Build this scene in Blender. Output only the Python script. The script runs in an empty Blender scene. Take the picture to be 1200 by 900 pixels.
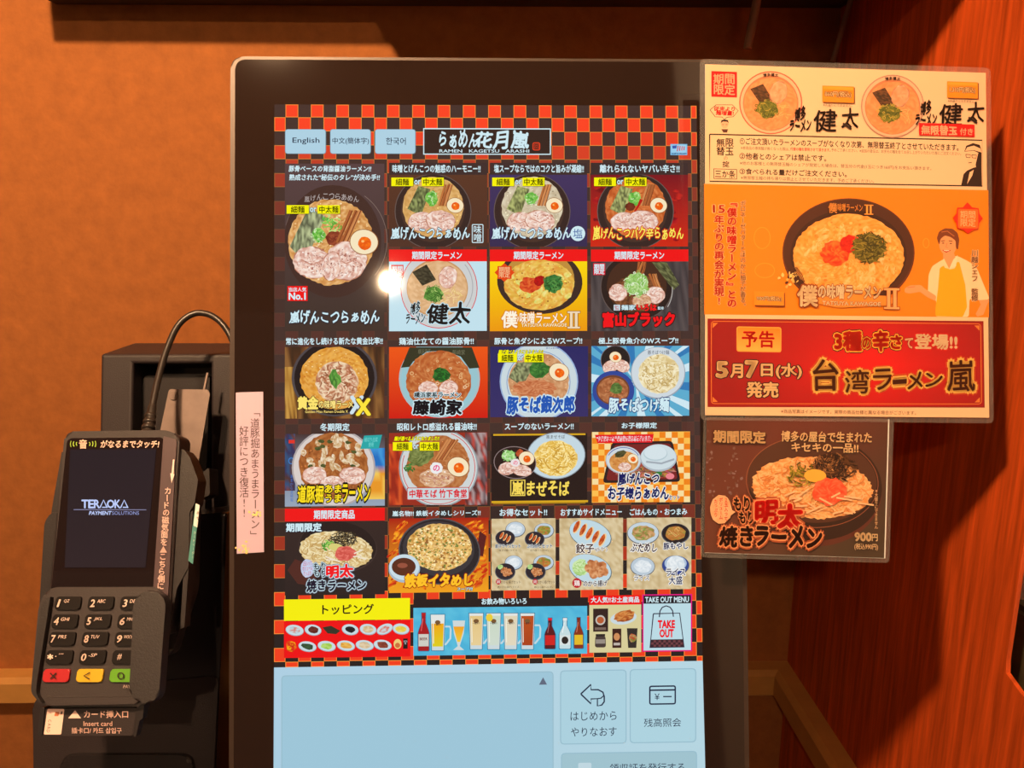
import bpy, bmesh, math, random
import numpy as np
from mathutils import Vector, Matrix
random.seed(7)
SC = bpy.context.scene
COL = SC.collection

# ------------------------------------------------------------------ camera, world, lights, exposure
F = 906.0                                     # focal length in pixels of a 1200 x 900 frame
YAW, PITCH = math.radians(1.0), math.radians(12.1)
CAM = Vector((0, 0, 1.40))
FW = Vector((math.sin(YAW)*math.cos(PITCH), math.cos(YAW)*math.cos(PITCH), -math.sin(PITCH)))
RT = Vector((math.cos(YAW), -math.sin(YAW), 0))
DN = -(RT.cross(FW))
cam = bpy.data.cameras.new('camera'); co = bpy.data.objects.new('camera', cam); COL.objects.link(co)
cam.sensor_width = 36; cam.lens = 36*F/1200; cam.clip_start = .01; cam.clip_end = 50
m = Matrix((RT, -DN, -FW)).transposed().to_4x4(); m.translation = CAM
co.matrix_world = m
SC.camera = co
vs = SC.view_settings
vs.view_transform = 'Standard'; vs.look = 'None'; vs.gamma = 1; vs.exposure = 0; vs.use_curve_mapping = False
w = bpy.data.worlds.new('room_glow'); SC.world = w; w.use_nodes = True
w.node_tree.nodes['Background'].inputs[0].default_value = (1, .60, .40, 1)
w.node_tree.nodes['Background'].inputs[1].default_value = .08

LAMPS = [((-.34, -.06, 2.015), 64.0, (1, .62, .33), .034, 'brass pendant lamp hanging nearest the machine, just above and left of the viewer'),
         ((-0.273, -1.076, 1.996), 24.0, (1, .66, .38), .022, 'brass pendant lamp whose globe is mirrored as a spot on the touch screen'),
         ((-1.63, -1.70, 1.86), 8.0, (1, .60, .32), .04, 'brass pendant lamp hanging lowest, at the far left behind the viewer')]

# ------------------------------------------------------------------ basics
def ray(x, y): return (FW + RT*((x-600)/F) + DN*((y-450)/F))
def cvec(v): return (RT*v[0] + DN*v[1] + FW*v[2]).normalized()
class Plane:
    def __init__(s, ax, ay, depth, h, u):
        s.O = CAM + ray(ax, ay)*depth
        s.H = cvec(h); s.U = cvec(u); s.N = s.U.cross(s.H).normalized()*1.0
        if s.N.dot(FW) > 0: s.N = -s.N
    def __call__(s, x, y, off=0.0):
        d = ray(x, y); O = s.O + s.N*off
        return CAM + d*((O-CAM).dot(s.N)/d.dot(s.N))
    def at(s, x, y, off=0.0):          # point on the base plane, then moved along the normal
        return s(x, y) + s.N*off
class WPlane(Plane):                    # world plane through a point
    def __init__(s, O, N): s.O = Vector(O); s.N = Vector(N)
DISP = Plane(572, 450, .484, (.9996, -.006, .0257), (-.0056, -.9995, .0215))
POST = Plane(822, 300, .462, (.9985, .014, .0500), (0, -1, .017))
TERM = Plane(125, 697, .455, (.998, .018, .06), (-.003, -.97, .20))
KEYP = Plane(125, 697, .452, (.998, .018, .06), (-.003, -.955, .30))
CABI = Plane(190, 500, .580, (.9996, -.006, .0257), (-.003, -.998, .06))
COLU = Plane(150, 860, .505, (.9996, -.006, .0257), (-.003, -.998, .06))
SLOT = Plane(105, 845, .4375, (.998, .0, .03), (-.003, -.97, .20))
WY = .80
WALL = WPlane((0, WY, 0), (0, -1, 0))
WX = WALL(924, 757).x
WALR = WPlane((WX, 0, 0), (-1, 0, 0))

def lin(c):
    return tuple(((v/255)/12.92 if v/255 <= .04045 else ((v/255+.055)/1.055)**2.4) for v in c[:3])
def mat(name, rgb, rough=.6, metal=0, spec=.5, coat=0, bump=None, var=None, emit=None, lin_rgb=None):
    M = bpy.data.materials.new(name); M.use_nodes = True
    nt = M.node_tree; b = nt.nodes['Principled BSDF']
    base = (*(lin_rgb or lin(rgb)), 1)
    b.inputs['Base Color'].default_value = base
    b.inputs['Roughness'].default_value = rough; b.inputs['Metallic'].default_value = metal
    b.inputs['Specular IOR Level'].default_value = spec; b.inputs['Coat Weight'].default_value = coat
    if emit: b.inputs['Emission Color'].default_value = (*emit[:3], 1); b.inputs['Emission Strength'].default_value = emit[3]
    if var or bump:
        tc = nt.nodes.new('ShaderNodeTexCoord'); mp = nt.nodes.new('ShaderNodeMapping')
        nt.links.new(tc.outputs['Object'], mp.inputs[0])
        n = nt.nodes.new('ShaderNodeTexNoise'); nt.links.new(mp.outputs[0], n.inputs['Vector'])
        sc = (var or bump)[0]
        mp.inputs['Scale'].default_value = sc if isinstance(sc, tuple) else (sc, sc, sc)
        n.inputs['Scale'].default_value = 1; n.inputs['Detail'].default_value = 8; n.inputs['Roughness'].default_value = .65
        if var:
            r = nt.nodes.new('ShaderNodeValToRGB'); nt.links.new(n.outputs['Fac'], r.inputs[0])
            k = var[1]
            r.color_ramp.elements[0].position = .3; r.color_ramp.elements[1].position = .7
            r.color_ramp.elements[0].color = (*[v*(1-k) for v in base[:3]], 1)
            r.color_ramp.elements[1].color = (*[min(1, v*(1+k)) for v in base[:3]], 1)
            nt.links.new(r.outputs[0], b.inputs['Base Color'])
        if bump:
            bp = nt.nodes.new('ShaderNodeBump'); bp.inputs['Strength'].default_value = bump[1]; bp.inputs['Distance'].default_value = .001
            nt.links.new(n.outputs['Fac'], bp.inputs['Height']); nt.links.new(bp.outputs[0], b.inputs['Normal'])
    return M
def vcol_mat(name, emit=False, rough=.5, spec=.5):
    M = bpy.data.materials.new(name); M.use_nodes = True
    nt = M.node_tree; b = nt.nodes['Principled BSDF']
    a = nt.nodes.new('ShaderNodeAttribute'); a.attribute_name = 'Col'
    b.inputs['Roughness'].default_value = rough; b.inputs['Specular IOR Level'].default_value = spec
    if emit:
        b.inputs['Base Color'].default_value = (.006, .006, .006, 1)
        nt.links.new(a.outputs['Color'], b.inputs['Emission Color']); b.inputs['Emission Strength'].default_value = 1
    else: nt.links.new(a.outputs['Color'], b.inputs['Base Color'])
    return M

def link(name, me, M, parent=None, label=None):
    if M: me.materials.append(M)
    o = bpy.data.objects.new(name, me); COL.objects.link(o)
    if parent:
        o.parent = parent; o.matrix_parent_inverse = parent.matrix_world.inverted()
    if label: o['label'] = label
    return o
def root(name, label, cat, loc, group=None):
    o = bpy.data.objects.new(name, None); COL.objects.link(o); o.empty_display_size = .02
    o.matrix_world = Matrix.Translation(loc)
    o['label'] = label; o['category'] = cat
    if group: o['group'] = group
    return o
def tag(o, label, cat, group=None):
    o['label'] = label; o['category'] = cat
    if group: o['group'] = group
    return o
def fin(bm, name, smooth=False):
    bmesh.ops.recalc_face_normals(bm, faces=bm.faces)
    me = bpy.data.meshes.new(name); bm.to_mesh(me); bm.free()
    if smooth:
        for p in me.polygons: p.use_smooth = True
    return me
def rnd(pts, r, n=5):
    """round the corners of a pixel polygon; r is one radius or one per corner"""
    out = []; N = len(pts)
    for i, p in enumerate(pts):
        ri = r[i] if isinstance(r, (list, tuple)) else r
        p = Vector(p); a = Vector(pts[i-1]); b = Vector(pts[(i+1) % N])
        if ri <= 0: out.append(tuple(p)); continue
        da = (a-p); db = (b-p); ra = min(ri, da.length*.48); rb = min(ri, db.length*.48)
        A = p+da.normalized()*ra; B = p+db.normalized()*rb
        for k in range(n+1):
            t = k/n; out.append(tuple(A*(1-t)**2 + p*2*t*(1-t) + B*t*t))
    return out
def add_slab(bm, pl, pts, depth, off=0, bevel=0, seg=2, taper=None):
    """closed slab: front face on the plane (moved by off), body going back by depth"""
    front = [bm.verts.new(pl(x, y, off)) for x, y in pts]
    c = sum((v.co for v in front), Vector())/len(front)
    back = []
    for v in front:
        q = v.co - pl.N*depth
        if taper: q = q + (v.co-c)*taper
        back.append(bm.verts.new(q))
    ff = bm.faces.new(front); bm.faces.new(back[::-1]); n = len(front)
    for i in range(n): bm.faces.new((front[i], back[i], back[(i+1) % n], front[(i+1) % n]))
    if bevel:
        es = list(ff.edges)
        bmesh.ops.bevel(bm, geom=es, offset=bevel, segments=seg, profile=.5, affect='EDGES', clamp_overlap=True)
def slab(name, pl, pts, depth, M, parent=None, off=0, bevel=0, seg=2, label=None, taper=None, smooth=False):
    bm = bmesh.new(); add_slab(bm, pl, pts, depth, off, bevel, seg, taper)
    return link(name, fin(bm, name, smooth), M, parent, label)
def add_box(bm, lo, hi):
    vs_ = [bm.verts.new((x, y, z)) for x in (lo[0], hi[0]) for y in (lo[1], hi[1]) for z in (lo[2], hi[2])]
    for f in ((0, 1, 3, 2), (4, 6, 7, 5), (0, 4, 5, 1), (2, 3, 7, 6), (0, 2, 6, 4), (1, 5, 7, 3)): bm.faces.new([vs_[i] for i in f])
    return vs_
def box(name, lo, hi, M, parent=None, bevel=0, kind=None):
    bm = bmesh.new(); add_box(bm, lo, hi)
    if bevel: bmesh.ops.bevel(bm, geom=bm.edges[:], offset=bevel, segments=2, profile=.5, affect='EDGES')
    o = link(name, fin(bm, name), M, parent)
    if kind: o['kind'] = kind
    return o
def tube(name, pts, r, M, parent=None, seg=12, smooth=True, radii=None):
    """tube through Catmull-Rom points"""
    P = []; n = len(pts); R_ = []
    rr = radii or [r]*n
    for i in range(n-1):
        p0, p1, p2, p3 = [Vector(pts[max(0, min(n-1, j))]) for j in (i-1, i, i+1, i+2)]
        K = 10
        for k in range(K):
            t = k/K
            P.append(.5*((2*p1)+(-p0+p2)*t+(2*p0-5*p1+4*p2-p3)*t*t+(-p0+3*p1-3*p2+p3)*t**3)); R_.append(rr[i]*(1-t)+rr[i+1]*t)
    P.append(Vector(pts[-1])); R_.append(rr[-1])
    bm = bmesh.new(); rings = []; up = Vector((0, 0, 1)); prev = None
    for i, p in enumerate(P):
        t = (P[min(i+1, len(P)-1)]-P[max(i-1, 0)]).normalized()
        a = t.cross(prev if prev else (up if abs(t.z) < .9 else Vector((1, 0, 0)))).normalized(); b = t.cross(a).normalized(); prev = -b if False else a.cross(t)
        rings.append([bm.verts.new(p+(a*math.cos(q)+b*math.sin(q))*R_[i]) for q in [2*math.pi*k/seg for k in range(seg)]])
    for i in range(len(rings)-1):
        for k in range(seg): bm.faces.new((rings[i][k], rings[i][(k+1) % seg], rings[i+1][(k+1) % seg], rings[i+1][k]))
    bm.faces.new(rings[0]); bm.faces.new(rings[-1][::-1])
    return link(name, fin(bm, name, smooth), M, parent)
def lathe(name, prof, loc, M, parent=None, seg=24):
    bm = bmesh.new(); rings = []
    for r, z in prof:
        rings.append([bm.verts.new((loc[0]+max(r, 1e-4)*math.cos(2*math.pi*k/seg), loc[1]+max(r, 1e-4)*math.sin(2*math.pi*k/seg), loc[2]+z)) for k in range(seg)])
    for i in range(len(rings)-1):
        for k in range(seg): bm.faces.new((rings[i][k], rings[i][(k+1) % seg], rings[i+1][(k+1) % seg], rings[i+1][k]))
    bm.faces.new(rings[0]); bm.faces.new(rings[-1][::-1])
    return link(name, fin(bm, name, True), M, parent)

# ------------------------------------------------------------------ flat print: text and shapes on a plane
tcu = bpy.data.curves.new('lettering', 'FONT'); tob = bpy.data.objects.new('lettering', tcu); COL.objects.link(tob)
tcu.resolution_u = 2
GC = {}; FAT = 1.0
def glyphs(s, off=0.0, shear=0.0, lead=1.0):
    k = (s, off, shear, lead)
    if k not in GC:
        tcu.body = s; tcu.offset = off; tcu.shear = shear; tcu.space_line = lead; tcu.align_x = 'CENTER'
        dg = bpy.context.evaluated_depsgraph_get(); dg.update()
        e = tob.evaluated_get(dg); me = e.to_mesh()
        v = np.empty(len(me.vertices)*3, 'f'); me.vertices.foreach_get('co', v)
        v = v.reshape(-1, 3)[:, :2].astype(float)
        f = [tuple(p.vertices) for p in me.polygons]
        e.to_mesh_clear(); GC[k] = (v, f)
    return GC[k]
class Canvas:
    EPS = 2e-6
    def __init__(s, pl, base=.0003, slope=lambda x, y: 0.0, gain=(1, 1, 1)):
        s.pl = pl; s.base = base; s.k = 0; s.V = []; s.C = []; s.Fc = []; s.slope = slope; s.gain = gain
        O = pl(600, 450); s.PN = np.array(pl.N)
    def lay(s): s.k += 1; return s.k
    def emit(s, xy, faces, cols):
        """xy: Nx2 pixels; cols: one colour or one per vertex (sRGB 0..255)"""
        xy = np.asarray(xy, float); n0 = sum(len(a) for a in s.V)
        d = np.array(FW)[None]+np.array(RT)[None]*((xy[:, :1]-600)/F)+np.array(DN)[None]*((xy[:, 1:]-450)/F)
        O = np.array(s.pl.O)-np.array(CAM)
        t = O.dot(s.PN)/d.dot(s.PN)
        P = np.array(CAM)+d*t[:, None]+s.PN*(s.base+s.lay()*s.EPS)
        s.V.append(P)
        c = np.asarray(cols, float)
        if c.ndim == 1: c = np.repeat(c[None, :3], len(xy), 0)
        c = c/255.; c = np.where(c <= .04045, c/12.92, ((np.clip(c, 0, 1.2)+.055)/1.055)**2.4)
        c = np.clip(c*np.array(s.gain)[None], 0, 1)
        s.C.append(c); s.Fc += [tuple(i+n0 for i in f) for f in faces]
    def poly(s, pts, col): s.emit(pts, [tuple(range(len(pts)))], col)
    def rect(s, x0, y0, x1, y1, col, r=0, col2=None):
        cx = (x0+x1)/2
        p = [(x0, y0), (x1, y0), (x1, y1), (x0, y1)]
        if r: p = rnd(p, r, 3)
        p = [(x, y+s.slope(x, y)*(x-cx)) for x, y in p]
        if col2 is not None: s.emit(p, [tuple(range(len(p)))], [col if q[1] < (y0+y1)/2 else col2 for q in p])
        else: s.poly(p, col)
    def frame(s, x0, y0, x1, y1, w, col, r=0):
        cx = (x0+x1)/2
        a = [(x0, y0), (x1, y0), (x1, y1), (x0, y1)]; b = [(x0+w, y0+w), (x1-w, y0+w), (x1-w, y1-w), (x0+w, y1-w)]
        if r: a = rnd(a, r, 4); b = rnd(b, max(r-w, .1), 4)
        a = [(x, y+s.slope(x, y)*(x-cx)) for x, y in a]; b = [(x, y+s.slope(x, y)*(x-cx)) for x, y in b]
        n = len(a); s.emit(a+b, [(i, (i+1) % n, n+(i+1) % n, n+i) for i in range(n)], col)
    def ell(s, cx, cy, rx, ry, col, rot=0, n=28, jit=0):
        c, q = math.cos(rot), math.sin(rot); pts = []
        for i in range(n):
            a = 2*math.pi*i/n; k = 1+random.uniform(-jit, jit)
            x, y = rx*k*math.cos(a), ry*k*math.sin(a); pts.append((cx+x*c-y*q, cy+x*q+y*c))
        s.poly(pts, col)
    def ring(s, cx, cy, rx, ry, w, col, rot=0, n=36, a0=0, a1=360):
        c, q = math.cos(rot), math.sin(rot); A = []; B = []
        for i in range(n+1):
            a = math.radians(a0+(a1-a0)*i/n)
            for L, k in ((A, 0), (B, w)):
                x, y = (rx-k)*math.cos(a), (ry-k)*math.sin(a); L.append((cx+x*c-y*q, cy+x*q+y*c))
        s.emit(A+B, [(i, i+1, n+2+i, n+1+i) for i in range(n)], col)
    def mott(s, cx, cy, rx, ry, cols, rot=0, R=6, n=26, jit=.04, clip=None):
        """mottled disc, colours drawn at random from a palette"""
        if rx > 8: R = max(R, int(rx/2.6)); n = max(n, int(rx*1.7)); jit = min(jit, .12)
        c, q = math.cos(rot), math.sin(rot); P = [(cx, cy)]; K = [random.choice(cols)]; fs = []
        for r in range(1, R+1):
            for i in range(n):
                a = 2*math.pi*(i+.5*(r % 2))/n; k = r/R*(1+random.uniform(-jit, jit))
                x, y = rx*k*math.cos(a), ry*k*math.sin(a); P.append((cx+x*c-y*q, cy+x*q+y*c))
                A, B = random.choice(cols), random.choice(cols); t = random.random()
                K.append([A[j]*t+B[j]*(1-t) for j in range(3)])
        for i in range(n): fs.append((0, 1+i, 1+(i+1) % n))
        for r in range(R-1):
            for i in range(n):
                a, b = 1+r*n+i, 1+r*n+(i+1) % n; fs.append((a, b, b+n, a+n))
        if clip:
            P = [(min(max(x, clip[0]), clip[2]), min(max(y, clip[1]), clip[3])) for x, y in P]
        s.emit(P, fs, K)
    def grid(s, x0, y0, x1, y1, cols, nx=12, ny=10, quad=None):
        P = []; K = []
        cx = (x0+x1)/2
        for j in range(ny+1):
            for i in range(nx+1):
                u, v = i/nx, j/ny
                if quad:
                    a, b, c_, d = [Vector(p) for p in quad]; p = (a*(1-u)+b*u)*(1-v)+(d*(1-u)+c_*u)*v; P.append(tuple(p))
                else:
                    x, y = x0+(x1-x0)*u, y0+(y1-y0)*v; P.append((x, y+s.slope(x, y)*(x-cx)))
                K.append(cols(u, v) if callable(cols) else random.choice(cols))
        s.emit(P, [(j*(nx+1)+i, j*(nx+1)+i+1, (j+1)*(nx+1)+i+1, (j+1)*(nx+1)+i) for j in range(ny) for i in range(nx)], K)
    def line(s, pts, w, col, w2=None):
        A = []; B = []; n = len(pts)
        for i, p in enumerate(pts):
            a = Vector(pts[max(i-1, 0)]); b = Vector(pts[min(i+1, n-1)]); t = (b-a)
            if t.length == 0: continue
            t.normalize(); ww = w if w2 is None else w+(w2-w)*i/(n-1)
            nn = Vector((-t.y, t.x))*ww/2; A.append(tuple(Vector(p)+nn)); B.append(tuple(Vector(p)-nn))
        n = len(A); s.emit(A+B, [(i, i+1, n+i+1, n+i) for i in range(n-1)], col)
    def loop(s, pts, w, col): s.line(list(pts)+[pts[0]], w, col)
    def strands(s, cx, cy, rx, ry, n, cols, w=.9, ln=9, curl=1.4, rot=0):
        c, q = math.cos(rot), math.sin(rot)
        for _ in range(n):
            a = random.uniform(0, 6.283); r = math.sqrt(random.random())*.86
            x, y = rx*r*math.cos(a), ry*r*math.sin(a); h = random.uniform(0, 6.283); k = random.uniform(-curl, curl)
            P = []
            for i in range(6):
                if (x/rx)**2+(y/ry)**2 > 1.0: break
                P.append((cx+x*c-y*q, cy+x*q+y*c)); x += math.cos(h)*ln/5; y += math.sin(h)*ln/5*.8; h += k/5
            if len(P) > 2: s.line(P, w, random.choice(cols))
    def dots(s, cx, cy, rx, ry, n, cols, r=1.0, ringed=False):
        s.k += 1
        for _ in range(n):
            a = random.uniform(0, 6.283); q = math.sqrt(random.random())
            x, y = cx+rx*q*math.cos(a), cy+ry*q*math.sin(a); rr = r*random.uniform(.5, 1.2)
            if ringed: s.ring(x, y, rr, rr*.9, rr*.45, random.choice(cols), n=8)
            else: s.ell(x, y, rr, rr*random.uniform(.6, 1), random.choice(cols), n=6, jit=.2)
    def text(s, t, x0, y0, x1, y1, col, bold=.012, out=(), shear=0, rot=None, lead=1.0, brush=0):
        """fit a string into a pixel box; out = [(offset, colour), ...] drawn beneath, widest first"""
        cx, cy = (x0+x1)/2, (y0+y1)/2
        bv, _ = glyphs(t, 0, shear, lead)
        if len(bv) == 0: return
        lo, hi = bv.min(0), bv.max(0); g = (lo+hi)/2
        sx, sy = (x1-x0)/max(hi[0]-lo[0], 1e-3), (y1-y0)/max(hi[1]-lo[1], 1e-3)
        sl = math.tan(rot) if rot is not None else s.slope(cx, cy)
        for off, cl in list(out)+[(bold, col)]:
            v, f = glyphs(t, 0, shear, lead)
            x = (v[:, 0]-g[0]); y = (v[:, 1]-g[1])
            if brush: y = y*(1+brush*np.sin(x*2.1+1)*.35)+brush*.12*np.sin(x*3.3); x = x+brush*.05*np.sin(y*9+x)
            s.fat(cx+x*sx, cy-y*sy+sl*x*sx, f, cl, off*sx*FAT, off*sy*FAT, off)
    def fat(s, X, Y, f, cl, ox, oy, off):
        """draw a glyph run; weight and outline come from shifted copies"""
        if off < .008: sh = [(0, 0)]
        elif off < .04: sh = [(-1, 0), (1, 0), (0, -1), (0, 1)]
        else: sh = [(math.cos(k*math.pi/4)*r, math.sin(k*math.pi/4)*r) for r in ((1,) if off < .07 else (1, .5)) for k in range(8)]
        n = len(X); ff = [tuple(i+n*k for i in p) for k in range(len(sh)) for p in f]
        s.emit(np.concatenate([np.stack([X+a*ox, Y+b*oy], 1) for a, b in sh]), ff, cl)
    def roman(s, x0, y0, x1, y1, col, out=None, w=.22):
        W = x1-x0; b = W*w
        for g, cl in ([(1.3, out)] if out else [])+[(0, col)]:
            for xx in (x0+W*.30, x0+W*.70): s.rect(xx-b/2-g*.6, y0, xx+b/2+g*.6, y1, cl)
            s.rect(x0-g*.5, y0-g*.5, x1+g*.5, y0+(y1-y0)*.1+g*.4, cl); s.rect(x0-g*.5, y1-(y1-y0)*.1-g*.4, x1+g*.5, y1+g*.5, cl)
    def vtext(s, t, cx, y0, y1, w, col, bold=.012, out=(), scale=None, lean=0):
        """vertical line of characters, top to bottom"""
        n = len(t); h = (y1-y0)/n
        small = 'ぁっゃゅょッャュョー、。'
        for pas in list(out)+[(bold, col)]:
            for i, ch in enumerate(t):
                if ch == ' ': continue
                v, f = glyphs(ch, 0); b = v
                if len(b) == 0: continue
                lo, hi = b.min(0), b.max(0); g = (lo+hi)/2; yy = y0+h*(i+.5); v = v-g
                k = (scale[i] if scale else 1)
                if ch in 'ー「」『』()…〜-': v = np.stack([-v[:, 1], v[:, 0]], 1)*(-1); v = v*np.array([[1, 1]])
                fx = w*k/.95; fy = min(h*1.0, w*1.25)*k/.95
                dx = 0
                if ch in '「『': v = v*np.array([[1, 1]]); dx = w*.22; yy += h*.2
                if ch in '」』': dx = -w*.22; yy -= h*.2
                if ch in '、。': dx = w*.35; yy -= h*.25
                s.fat(cx+dx+v[:, 0]*fx+lean*(yy-y0), yy-v[:, 1]*fy, f, pas[1], pas[0]*fx*FAT, pas[0]*fy*FAT, pas[0])
    def build(s, name, M, parent=None, label=None):
        me = bpy.data.meshes.new(name); V = np.concatenate(s.V); C = np.concatenate(s.C)
        me.from_pydata(V.tolist(), [], s.Fc); me.update()
        a = me.color_attributes.new('Col', 'FLOAT_COLOR', 'POINT')
        a.data.foreach_set('color', np.concatenate([C, np.ones((len(C), 1))], 1).astype('f').ravel())
        return link(name, me, M, parent, label)

# ------------------------------------------------------------------ materials
M_plaster = mat('orange_brown_plaster', (0, 0, 0), .9, lin_rgb=(.375, .122, .026), var=(60, .16), bump=(700, .9))
M_wood = mat('red_stained_wood', (0, 0, 0), .45, spec=.35, lin_rgb=(.56, .078, .011), var=((170, 170, 9.0), .42), bump=((500, 500, 30), .35))
M_darkwood = mat('dark_brown_board', (0, 0, 0), .6, lin_rgb=(.05, .030, .022), var=((5, 80, 80), .2))
M_trim = mat('ochre_painted_trim', (0, 0, 0), .5, lin_rgb=(.56, .27, .07), var=(40, .08))
M_grey = mat('grey_plaster', (0, 0, 0), .8, lin_rgb=(.7, .66, .62), var=(8, .08))
M_floor = mat('dark_floor', (60, 45, 38), .6, var=(6, .2))
M_ceil = mat('brown_ceiling', (120, 90, 70), .9, var=(3, .1))
M_black = mat('black_plastic', (0, 0, 0), .45, lin_rgb=(.013, .0095, .0115), bump=(900, .2))
M_blackgl = mat('glossy_black_plastic', (0, 0, 0), .12, lin_rgb=(.018, .013, .012))
M_char = mat('charcoal_plastic', (0, 0, 0), .5, lin_rgb=(.025, .0175, .020), bump=(1200, .25))
M_side = mat('dark_navy_gloss_plastic', (0, 0, 0), .25, lin_rgb=(.020, .017, .020))
M_frame = mat('brown_anodised_frame', (0, 0, 0), .42, metal=.3, lin_rgb=(.06, .041, .034))
M_glass = mat('black_cover_glass', (0, 0, 0), .05, lin_rgb=(.019, .0105, .0085), spec=.6)
M_steel = mat('brushed_steel', (0, 0, 0), .5, metal=.5, lin_rgb=(.20, .15, .135), var=(60, .12))
M_cable = mat('black_rubber', (0, 0, 0), .35, lin_rgb=(.028, .022, .020))
M_key = mat('black_key_rubber', (0, 0, 0), .6, lin_rgb=(.007, .005, .0055), spec=.2)
M_red = mat('red_key', (0, 0, 0), .4, lin_rgb=(.42, .010, .016))
M_yel = mat('yellow_key', (0, 0, 0), .4, lin_rgb=(.62, .40, .01))
M_grn = mat('green_key', (0, 0, 0), .4, lin_rgb=(.11, .36, .01))
M_teal = mat('teal_sticker', (0, 0, 0), .4, lin_rgb=(.06, .26, .25))
M_strip = mat('mauve_grey_plastic', (0, 0, 0), .4, lin_rgb=(.075, .045, .055))
M_paper = mat('white_paper', (0, 0, 0), .6, lin_rgb=(.78, .78, .80))
M_pink = mat('pinkish_paper', (0, 0, 0), .6, lin_rgb=(.60, .48, .66))
M_rod = mat('brown_rod', (0, 0, 0), .5, lin_rgb=(.42, .25, .16))
M_brass = mat('brass', (0, 0, 0), .3, metal=1, lin_rgb=(.6, .42, .18))
M_screen = vcol_mat('lit_screen_picture', emit=True, rough=.04)
M_print = vcol_mat('printed_paper', rough=.45, spec=.4)
M_lam = vcol_mat('laminated_print', rough=.4, spec=.3)
M_lam.node_tree.nodes['Principled BSDF'].inputs['Coat Weight'].default_value = .2; M_lam.node_tree.nodes['Principled BSDF'].inputs['Coat Roughness'].default_value = .08
M_film = bpy.data.materials.new('laminating_film'); M_film.use_nodes = True
nt = M_film.node_tree; nt.nodes.clear()
out = nt.nodes.new('ShaderNodeOutputMaterial'); mx = nt.nodes.new('ShaderNodeMixShader'); tr = nt.nodes.new('ShaderNodeBsdfTransparent')
mx2 = nt.nodes.new('ShaderNodeMixShader'); df = nt.nodes.new('ShaderNodeBsdfDiffuse'); gl = nt.nodes.new('ShaderNodeBsdfGlossy'); fr = nt.nodes.new('ShaderNodeFresnel')
gl.inputs['Roughness'].default_value = .06; df.inputs[0].default_value = (.8, .78, .76, 1); fr.inputs[0].default_value = 1.4
mx2.inputs[0].default_value = .05
nt.links.new(tr.outputs[0], mx2.inputs[1]); nt.links.new(df.outputs[0], mx2.inputs[2])
ge = nt.nodes.new('ShaderNodeNewGeometry'); ml = nt.nodes.new('ShaderNodeMath'); ml.operation = 'MULTIPLY'; iv_ = nt.nodes.new('ShaderNodeMath'); iv_.operation = 'SUBTRACT'; iv_.inputs[0].default_value = 1
nt.links.new(ge.outputs['Backfacing'], iv_.inputs[1]); nt.links.new(fr.outputs[0], ml.inputs[0]); nt.links.new(iv_.outputs[0], ml.inputs[1])
nt.links.new(ml.outputs[0], mx.inputs[0]); nt.links.new(mx2.outputs[0], mx.inputs[1]); nt.links.new(gl.outputs[0], mx.inputs[2]); nt.links.new(mx.outputs[0], out.inputs[0])

# ------------------------------------------------------------------ room
ZT = 2.75
box('wall_back', (-4.0, WY, 0), (WX, WY+.1, ZT), M_plaster, kind='structure')
box('floor', (-4.0, -3.4, -.1), (3, WY+.1, 0), M_floor, kind='structure')
box('ceiling', (-4.0, -3.4, ZT), (3, WY+.1, ZT+.1), M_ceil, kind='structure')
# right wall: a stained wood partition whose near end has a rounded cut-out
def zy(x, y): p = WALR(x, y); return (p.y, p.z)
e0 = zy(1203, 600); e1 = zy(1186, 728); e2 = zy(1181, 775); e3 = zy(1186, 795); e4 = zy(1197, 814); e5 = zy(1240, 850)
ye = e1[0]
prof = [(WY+.1, 0), (WY+.1, ZT), (ye, ZT), (ye, e1[1]), (ye, e2[1]), (ye-.0015, e3[1]), (e4[0], e4[1]), (e5[0], e5[1]), (e5[0]-.15, e5[1]-.005), (e5[0]-.15, 0)]
bm = bmesh.new()
A = [bm.verts.new((WX, a, b)) for a, b in prof]; B = [bm.verts.new((WX+.003, a, b)) for a, b in prof]
bm.faces.new(A); bm.faces.new(B[::-1])
for i in range(len(A)): bm.faces.new((A[i], B[i], B[(i+1) % len(A)], A[(i+1) % len(A)]))
o = link('wall_right', fin(bm, 'wall_right'), M_wood); o['kind'] = 'structure'
o = box('wall_far_right', (WX+.10, -.6, 0), (WX+.15, WY+.1, ZT), M_grey); o['kind'] = 'structure'
# chair rail on both walls (mitred at the corner)
zr = WALL(20, 787).z; zr0 = WALL(20, 812).z; pr = .022
def rail(name, left):
    bm = bmesh.new(); sec = [(0, zr+.004), (pr-.006, zr+.003), (pr, zr-.002), (pr, zr0+.002), (pr-.002, zr0), (0, zr0)]
    ends = []
    for e in (0, 1):
        L = []
        for d, z in sec:
            if left: L.append(bm.verts.new((-4.0 if e == 0 else WX-d, WY-d, z)))
            else: L.append(bm.verts.new((WX-d, WY-d if e == 0 else ye-.1, z)))
        ends.append(L)
    n = len(sec)
    for i in range(n): bm.faces.new((ends[0][i], ends[0][(i+1) % n], ends[1][(i+1) % n], ends[1][i]))
    bm.faces.new(ends[0][::-1]); bm.faces.new(ends[1])
    o = link(name, fin(bm, name), M_trim); o['kind'] = 'structure'
rail('trim_1', True); rail('trim_2', False)

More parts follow.
